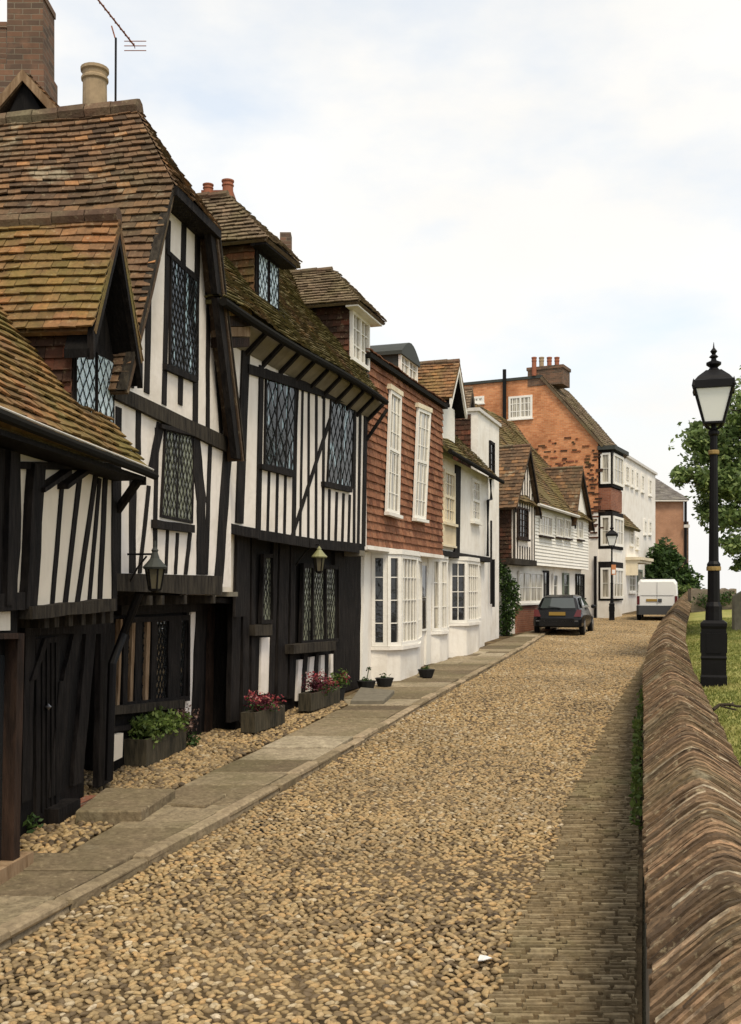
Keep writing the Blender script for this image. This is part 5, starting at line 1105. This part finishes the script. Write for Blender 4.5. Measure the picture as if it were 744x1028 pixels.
# ================================================================== planters, steps, small things
def trough(label, fr, u0, u1, n0, n1, z, h, boxmat, foli, group='planting troughs along the house fronts'):
    c = fr.w((u0 + u1) / 2, (n0 + n1) / 2, z); T = thing('planter_box', label, 'planter', tuple(c), group)
    mb = MB(); w = .03
    for a in ((u0, u1, n0, n0 + w), (u0, u1, n1 - w, n1), (u0, u0 + w, n0 + w, n1 - w), (u1 - w, u1, n0 + w, n1 - w)): box(mb, fr, a[0], a[1], a[2], a[3], z, z + h)
    box(mb, fr, u0 + w, u1 - w, n0 + w, n1 - w, z + .02, z + .05); mb.build('box', M[boxmat], T)
    mb = MB(); box(mb, fr, u0 + w, u1 - w, n0 + w, n1 - w, z + h - .08, z + h - .03); mb.build('soil', M['soil'], T)
    for nm, mat, cu, cn, cz_, rx, rz, k, s in foli:
        mb = MB(); p = fr.w(u0 + (u1 - u0) * cu, n0 + (n1 - n0) * cn, z + h + cz_); leaves(mb, p, rx, rx, rz, k, s, .2, 6, -.3)
        mb.build(nm, M[mat], T)
    return T
a_ = FB.un(147, 774, -.08)[0]; b_ = FB.un(187, 757, -.08)[0]; zz = gz(12.3) + .08
print('trough1', a_, b_)
trough('dark wooden trough of fresh green plants beside the gabled house window', FB, a_, b_, -.36, -.08, zz, .3, 'planter_wood', [('foliage', 'leaf', .2, .55, .08, .3, .2, 520, .035), ('foliage', 'leaf', .5, .5, .12, .33, .22, 620, .035), ('foliage', 'leaf', .82, .55, .06, .26, .17, 420, .035)])
hb = thing('heather_bush', 'dry brownish heather bush growing at the end of the green trough', 'bush', tuple(FB.w(b_ + .15, -.2, zz)))
mb = MB(); leaves(mb, FB.w(b_ + .15, -.2, zz + .36), .22, .2, .27, 900, .022, .1, 6, -.4); mb.build('foliage', M['heather'], hb)
mb = MB(); leaves(mb, FB.w(b_ + .25, -.1, zz + .1), .12, .12, .12, 120, .03, .1, 6, -.4); mb.build('low_leaves', M['leaf_dark'], hb)
mb = MB(); 
for k in range(6): mb.tube([FB.w(b_ + .15, -.2, zz - .05), FB.w(b_ + .15 + R.uniform(-.12, .12), -.2 + R.uniform(-.12, .12), zz + .36)], .008, 5)
mb.build('stems', M['bark'], hb)
a_ = FC.un(258, 735, .5)[0]; b_ = FC.un(288, 725, .5)[0]; zz = gz(15.3) + .08
trough('stone-coloured trough of pink and dark red flowers beside the black door posts', FC, a_, b_, .26, .47, zz, .27, 'planter_wood', [('leaves', 'petal_dark', .45, .5, .08, .22, .17, 420, .024), ('flowers', 'petal_pink', .7, .7, .08, .2, .14, 190, .02), ('flowers', 'petal_pink', .25, .6, .2, .2, .1, 90, .022), ('stems', 'leaf_dark', .5, .5, .05, .3, .15, 160, .03)])
a_ = FC.un(314, 715, .5)[0]; b_ = FC.un(343, 708, .5)[0]; zz = gz(17.7) + .08
trough('trough of pink flowers under the leaded ground floor window', FC, a_, b_, .26, .47, zz, .27, 'planter_wood', [('leaves', 'petal_dark', .4, .5, .1, .26, .18, 480, .024), ('flowers', 'petal_pink', .8, .6, .08, .18, .14, 110, .02), ('flowers', 'petal_pink', .35, .6, .25, .26, .1, 110, .022), ('stems', 'leaf_dark', .5, .5, .05, .32, .15, 200, .03)])
fp = thing('potted_flower', 'dark pot of red flowers and leaves at the corner of the boarded wall', 'plant pot', tuple(FC.w(b_ + .3, .35, zz)))
mb = MB(); mb.lathe(tuple(FC.w(b_ + .3, .35, zz)), [(.08, 0), (.11, .2), (.12, .22), (.1, .22)], 12); mb.build('pot', M['flower_pot_dark'], fp)
mb = MB(); leaves(mb, FC.w(b_ + .3, .35, zz + .36), .2, .2, .2, 220, .035, .2, 6, -.4); mb.build('leaves', M['leaf'], fp)
mb = MB(); leaves(mb, FC.w(b_ + .35, .42, zz + .4), .1, .1, .1, 90, .03, .2, 6, -.5); mb.build('flowers', M['petal_pink'], fp)
# door step slabs and small stones
def slab(name, label, cat, pts, h, mat, zb=0., group=None, dz=.0):
    G_ = []
    for px, py in pts:
        D = FP * CAMZ / (py - 570 + FP * 0) ; G_.append(((px - CX) / FP * D, D))
    # the four corners are on top of the slab: lift of h shortens the distance
    G2 = [((x * (CAMZ - h - zb) / CAMZ), d * (CAMZ - h - zb) / CAMZ) for x, d in G_]
    c = (sum(p[0] for p in G2) / 4, sum(p[1] for p in G2) / 4); mb = MB()
    lo = [(x, d, gz(d) + zb - .04) for x, d in G2]; md = [(x, d, gz(d) + zb + h - .015) for x, d in G2]
    tp = [(x + (c[0] - x) * .025, d + (c[1] - d) * .025, gz(d) + zb + h) for x, d in G2]
    mb.add(lo + md + tp, [[8, 9, 10, 11]] + [[k + o, (k + 1) % 4 + o, (k + 1) % 4 + 4 + o, k + 4 + o] for o in (0, 4) for k in range(4)], .35)
    o = mb.build(name, M[mat]); return tag(o, label, cat, group)
slab('door_step', 'worn raised stone step slab lying before the jettied house door', 'step', [(76, 814), (142, 814), (176, 792), (106, 791)], .1, 'paving', .075)
slab('stone_slab', 'small flat mossy slab sunk between the cobbles and the pavement', 'slab', [(172, 807), (206, 809), (228, 797), (186, 796)], .03, 'paving', .075)
slab('manhole_cover', 'dark square cover set into the cobbles by the kerb', 'cover', [(238, 833), (272, 836), (288, 825), (262, 823)], .012, 'dark_board')
slab('door_step', 'low grey stone doorstep at the first white shop door', 'step', [(352, 703), (385, 703), (396, 693), (362, 690)], .07, 'stone_grey', .075)
for i, (px, py, lb) in enumerate(((368, 689, 'dark pot on the step nearest the black wall, with a thin stalk'), (386, 686, 'flat dark pot at foot of the white pilaster beside the bow'), (428, 677, 'dark pot on the pavement just past the bow window'))):
    D = FP * (CAMZ - .15) / (py - 570); X = (px - CX) / FP * D; z = gz(D) + .1
    T = thing('plant_pot', lb, 'plant pot', (X, D, z), 'dark pots before the white shopfront'); mb = MB(); mb.lathe((X, D, z), [(.1, -.04), (.13, .0), (.17, .12), (.18, .15), (.15, .15)], 12); mb.build('pot', M['flower_pot_dark'], T)
    mb = MB(); leaves(mb, (X, D, z + .17), .13, .13, .07, 50, .03, .1, 6, -.4)
    if i == 0: mb.tube([(X, D, z + .15), (X + .05, D, z + .4)], .008, 5); leaves(mb, (X + .05, D, z + .38), .06, .06, .06, 20, .03, .1, 6, -.5)
    mb.build('plant', M['leaf_dark'], T)
# scrap of paper
D = FP * CAMZ / (970 - 570); X = (488 - CX) / FP * D
mb = MB(); pts = [(-.045, 0), (-.02, -.018), (.03, -.012), (.05, .012), (.01, .03), (-.03, .02)]; ctr = len(pts)
vs = [(X + a * 1.1, D + b * 1.6, gz(D) + .032 + .012 * ((i * 7) % 3)) for i, (a, b) in enumerate(pts)] + [(X, D, gz(D) + .06)]
mb.add(vs + [(v[0], v[1], v[2] - .004) for v in vs], [[i, (i + 1) % ctr, ctr] for i in range(ctr)] + [[i + 7, (i + 1) % ctr + 7, ctr + 7] for i in range(ctr)]); tag(mb.build('paper_scrap', M['paper']), 'small crumpled white paper scrap lying on the cobbles', 'litter')
# fallen twig, headstone
T = thing('fallen_branch', 'dark fallen twig lying on the grass right of the wall', 'branch', (4.25, 12.1, gz(12.1) + .74)); mb = MB(); z = gz(12.1) + lz(4.3, 12.1) + .03
D = 12.0; xs = [Xp(p, D) for p in (716, 724, 733, 742, 752)]; mb.tube([(xs[0], D, z), (xs[1], D + .05, z + .05), (xs[2], D - .02, z + .06), (xs[3], D + .06, z + .03), (xs[4], D, z + .04)], .022, 6, .014)
mb.tube([(xs[1], D, z + .04), (xs[1] + .1, D - .2, z + .02)], .012, 5); mb.tube([(xs[2], D, z + .04), (xs[2] + .12, D + .25, z + .05)], .012, 5); mb.build('branch', M['bark'], T)
D = 27; T = thing('headstone', 'weathered grey headstone standing on the lawn at right edge', 'headstone', (Xp(744, D), D, gz(D) + .7)); fr = Fr(Xp(737.5, D), D, 1, .25); z = gz(D) + .65
mb = MB(); wd = .62; poly(mb, fr, [(0, z - .1), (wd, z - .1), (wd, z + .85), (wd * .93, z + .98), (wd * .72, z + 1.05), (wd * .5, z + 1.12), (wd * .28, z + 1.05), (wd * .07, z + .98), (0, z + .85)], -.12, 0); mb.build('stone', M['stone_grey'], T)
# weeds at the foot of the wall
for i, (D0, D1, h, n, lb) in enumerate(((9.2, 10.8, .5, 170, 'leafy weed low on the wall foot, nearest of the three'), (11.0, 13.4, .62, 240, 'tall leafy weed climbing the wall foot midway along'), (14.0, 18.0, .5, 220, 'long thin weed at the wall foot, farthest along'))):
    Dm = (D0 + D1) / 2; T = thing('wall_weed', lb, 'weed', (wX(Dm) - .05, Dm, gz(Dm)), 'weeds along the foot of the wall'); mb = MB()
    for j in range(n):
        D = R.uniform(D0, D1); hh = R.random() ** 1.3 * h * (1 - abs(D - Dm) / (D1 - D0) * .8); x = wX(D) + .0 - R.random() * .1 - .01; s = R.uniform(.02, .045)
        p = Vector((x, D, gz(D) + .02 + hh)); a = Vector((R.gauss(0, 1), R.gauss(0, .6), R.gauss(0, 1))).normalized(); b = a.cross(Vector((R.gauss(0, 1), 1, R.gauss(0, 1)))).normalized()
        mb.add([p - a * s, p + b * s * .55, p + a * s, p - b * s * .55], [[0, 1, 2, 3]], R.random())
    mb.build('leaves', M['leaf'], T)
    mb = MB()
    for j in range(7):
        D = D0 + (D1 - D0) * (j + .5) / 7; mb.tube([(wX(D) - .02, D, gz(D)), (wX(D) - .04, D + R.uniform(-.1, .1), gz(D) + h * .6 * (1 - abs(D - Dm) / (D1 - D0)))], .006, 4)
    mb.build('stem', M['bark'], T)
# tuft by the threshold
T = thing('grass_tuft', 'green tuft growing beside the threshold at the picture left', 'plant', (Xp(24, 9), 9.0, gz(9) + .08)); mb = MB(); leaves(mb, (Xp(24, 9), 9.0, gz(9) + .15), .16, .14, .1, 160, .03, .1, 6, -.5); mb.build('leaves', M['leaf_dark'], T)

# ================================================================== shrubs and tree
def bush(label, lobes, mat, n, size, group=None, name='bush'):
    c = lobes[0]; T = thing(name, label, 'bush', (c[0], c[1], gz(c[1])), group); mb = MB()
    for (x, y, z, rx, rz) in lobes: leaves(mb, (x, y, z), rx, rx * .8, rz, int(n * rx * rz), size, .45, 1.6, -.22)
    mb.build('foliage', M[mat], T); mb = MB()
    for (x, y, z, rx, rz) in lobes:
        for k in range(3): mb.tube([(c[0] + R.uniform(-.1, .1), c[1], gz(c[1])), (x + R.uniform(-rx, rx) * .5, y, z)], .02 * rx + .012, 5)
    mb.build('stems', M['bark'], T)
D = 35.2; bush('dark climbing shrub in the corner between white house and brick plinth', [(Xp(508, D), D, gz(D) + .5, .32, .6), (Xp(512, D), D, gz(D) + 1.1, .4, .55), (Xp(513, D), D - .1, gz(D) + 1.6, .3, .4), (Xp(507, D), D, gz(D) + 1.9, .3, .5), (Xp(503, D), D, gz(D) + 2.4, .2, .4)], 'leaf_dark', 3200, .06, name='climbing_shrub')
D = 62; bush('big dark green bush in front of the far brick house', [(Xp(668, D), D, 4.1, 1.2, 1.3), (Xp(676, D), D - .5, 3.0, 1.4, 1.2), (Xp(664, D), D, 3.2, 1.0, 1.6), (Xp(686, D), D - 1, 2.3, .9, .9), (Xp(660, D), D, 2.3, .9, 1.3)], 'leaf_dark', 1300, .15)
D = 54; bush('small pale green bush leaning over the wall beside the van', [(Xp(683, D), D, 2.55, .5, .35), (Xp(677, D), D - 1, 2.4, .4, .3)], 'leaf', 2200, .1)
for px, py, D_, rx in ((703, 640, 22, .3), (699, 620, 30, .4)):
    pass
# churchyard tree, trunk outside the frame on the right
TX, TD = 10.9, 26.0
T = thing('broadleaf_tree', 'broadleaf tree leaning in from the right behind the tall lamp', 'tree', (TX, TD, gz(TD) + .7)); z0 = gz(TD) + .7
mb = MB(); mb.tube([(TX, TD, z0 - .1), (TX - .1, TD, z0 + 1.5), (TX + .05, TD, z0 + 3.2), (TX - .2, TD, z0 + 5.2), (TX - .3, TD, z0 + 7)], .3, 10, .1); mb.build('trunk', M['bark'], T)
lobes = [(712, 447, .85, .75), (700, 440, .5, .35), (735, 440, .9, .9), (744, 412, .8, .5), (690, 478, .45, .28), (706, 485, .7, .4), (730, 485, .9, .6), (750, 470, .9, .9), (712, 510, .45, .3), (728, 520, .7, .35), (745, 512, .7, .5), (735, 547, .5, .28), (752, 545, .6, .4), (742, 566, .3, .2), (770, 430, 1.2, 1.1), (780, 480, 1.2, 1.0), (775, 390, 1.0, .7), (800, 430, 1.2, 1.2), (684, 474, .25, .15), (693, 428, .3, .2)]
lm = MB(); fo = MB(); fd = MB()
for i, (px, py, rx, rz) in enumerate(lobes):
    D = TD + R.uniform(-1.0, 1.0); c = Vector((Xp(px, D), D, Zp(py, D))); s = Vector((TX - .1, TD, z0 + min(5.5, max(2.2, (c.z - z0) * .75))))
    m_ = s.lerp(c, .5) + Vector((0, 0, .25)); lm.tube([s, m_, c], .07, 6, .015)
    for k in range(3): lm.tube([c, c + Vector((R.uniform(-rx, rx), R.uniform(-rx, rx), R.uniform(-rz, rz))) * .8], .015, 4, .006)
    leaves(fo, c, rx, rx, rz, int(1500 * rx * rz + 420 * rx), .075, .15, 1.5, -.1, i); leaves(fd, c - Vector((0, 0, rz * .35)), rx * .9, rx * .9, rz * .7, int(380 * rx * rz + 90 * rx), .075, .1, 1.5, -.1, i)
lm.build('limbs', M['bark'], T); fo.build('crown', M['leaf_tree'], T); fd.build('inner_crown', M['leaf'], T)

# ================================================================== camera, sky, sun
cam = bpy.data.cameras.new('camera'); co = bpy.data.objects.new('camera', cam); COL.objects.link(co)
co.location = (0, 0, CAMZ); co.rotation_euler = (rad(90), 0, 0); cam.sensor_fit = 'HORIZONTAL'; cam.sensor_width = 36; cam.lens = 36 * FP / 744
cam.shift_y = (HY - 514) / 744; cam.clip_end = 5000; cam.clip_start = .05; scene.camera = co
el, az = 58, 160       # azimuth measured clockwise from +Y
sun = bpy.data.lights.new('sun', 'SUN'); so = bpy.data.objects.new('sun', sun); COL.objects.link(so); sun.energy = 2.1; sun.angle = rad(16); sun.color = (1, .87, .66)
so.rotation_euler = (rad(90 - el), 0, rad(180 - az)); so.location = (20, -10, 30)
wd = bpy.data.worlds.new('World'); scene.world = wd; wd.use_nodes = True; nt = wd.node_tree; bg = nt.nodes['Background']
sky = nt.nodes.new('ShaderNodeTexSky'); sky.sky_type = 'NISHITA'; sky.sun_disc = False; sky.sun_elevation = rad(el); sky.sun_rotation = rad(az); sky.air_density = 1.2; sky.dust_density = 2
tc = nt.nodes.new('ShaderNodeTexCoord'); mp = nt.nodes.new('ShaderNodeMapping'); mp.inputs['Scale'].default_value = (1, 1, 2.2); nt.links.new(tc.outputs['Generated'], mp.inputs[0])
nz = nt.nodes.new('ShaderNodeTexNoise'); nz.inputs['Scale'].default_value = 2.6; nz.inputs['Detail'].default_value = 7; nz.inputs['Roughness'].default_value = .55; nt.links.new(mp.outputs[0], nz.inputs['Vector'])
rp = nt.nodes.new('ShaderNodeValToRGB'); rp.color_ramp.elements[0].position = .38; rp.color_ramp.elements[0].color = (.5, .5, .5, 1); rp.color_ramp.elements[1].position = .56; rp.color_ramp.elements[1].color = (1, 1, 1, 1); nt.links.new(nz.outputs['Fac'], rp.inputs[0])
n2 = nt.nodes.new('ShaderNodeTexNoise'); n2.inputs['Scale'].default_value = 1.7; n2.inputs['Detail'].default_value = 5; nt.links.new(mp.outputs[0], n2.inputs['Vector'])
r2 = nt.nodes.new('ShaderNodeValToRGB'); r2.color_ramp.elements[0].position = .35; r2.color_ramp.elements[0].color = (6.7, 6.65, 6.5, 1); r2.color_ramp.elements[1].position = .65; r2.color_ramp.elements[1].color = (7.7, 7.55, 7.25, 1); nt.links.new(n2.outputs['Fac'], r2.inputs[0])
sp = nt.nodes.new('ShaderNodeSeparateXYZ'); nt.links.new(tc.outputs['Generated'], sp.inputs[0]); mr = nt.nodes.new('ShaderNodeMapRange')
for k_, v_ in ((1, .1), (2, .42), (3, 1.), (4, 0.)): mr.inputs[k_].default_value = v_
nt.links.new(sp.outputs['Z'], mr.inputs[0]); mxm = nt.nodes.new('ShaderNodeMath'); mxm.operation = 'MAXIMUM'; nt.links.new(mr.outputs[0], mxm.inputs[0]); nt.links.new(rp.outputs[0], mxm.inputs[1])
sc_ = nt.nodes.new('ShaderNodeVectorMath'); sc_.operation = 'MULTIPLY_ADD'; sc_.inputs[1].default_value = (1.2, 1.2, 1.2); sc_.inputs[2].default_value = (1.9, 2.2, 2.3); nt.links.new(sky.outputs[0], sc_.inputs[0])
mx = nt.nodes.new('ShaderNodeMix'); mx.data_type = 'RGBA'; nt.links.new(mxm.outputs[0], mx.inputs[0]); nt.links.new(sc_.outputs[0], mx.inputs[6]); nt.links.new(r2.outputs[0], mx.inputs[7]); nt.links.new(mx.outputs[2], bg.inputs[0]); bg.inputs[1].default_value = .1
vs_ = scene.view_settings; vs_.view_transform = 'Standard'; vs_.look = 'None'; vs_.gamma = 1; vs_.exposure = .46; vs_.use_curve_mapping = False
scene.cycles.max_bounces = 6; scene.cycles.use_denoising = True
for o in bpy.data.objects:
    if '_b' in o: del o['_b']
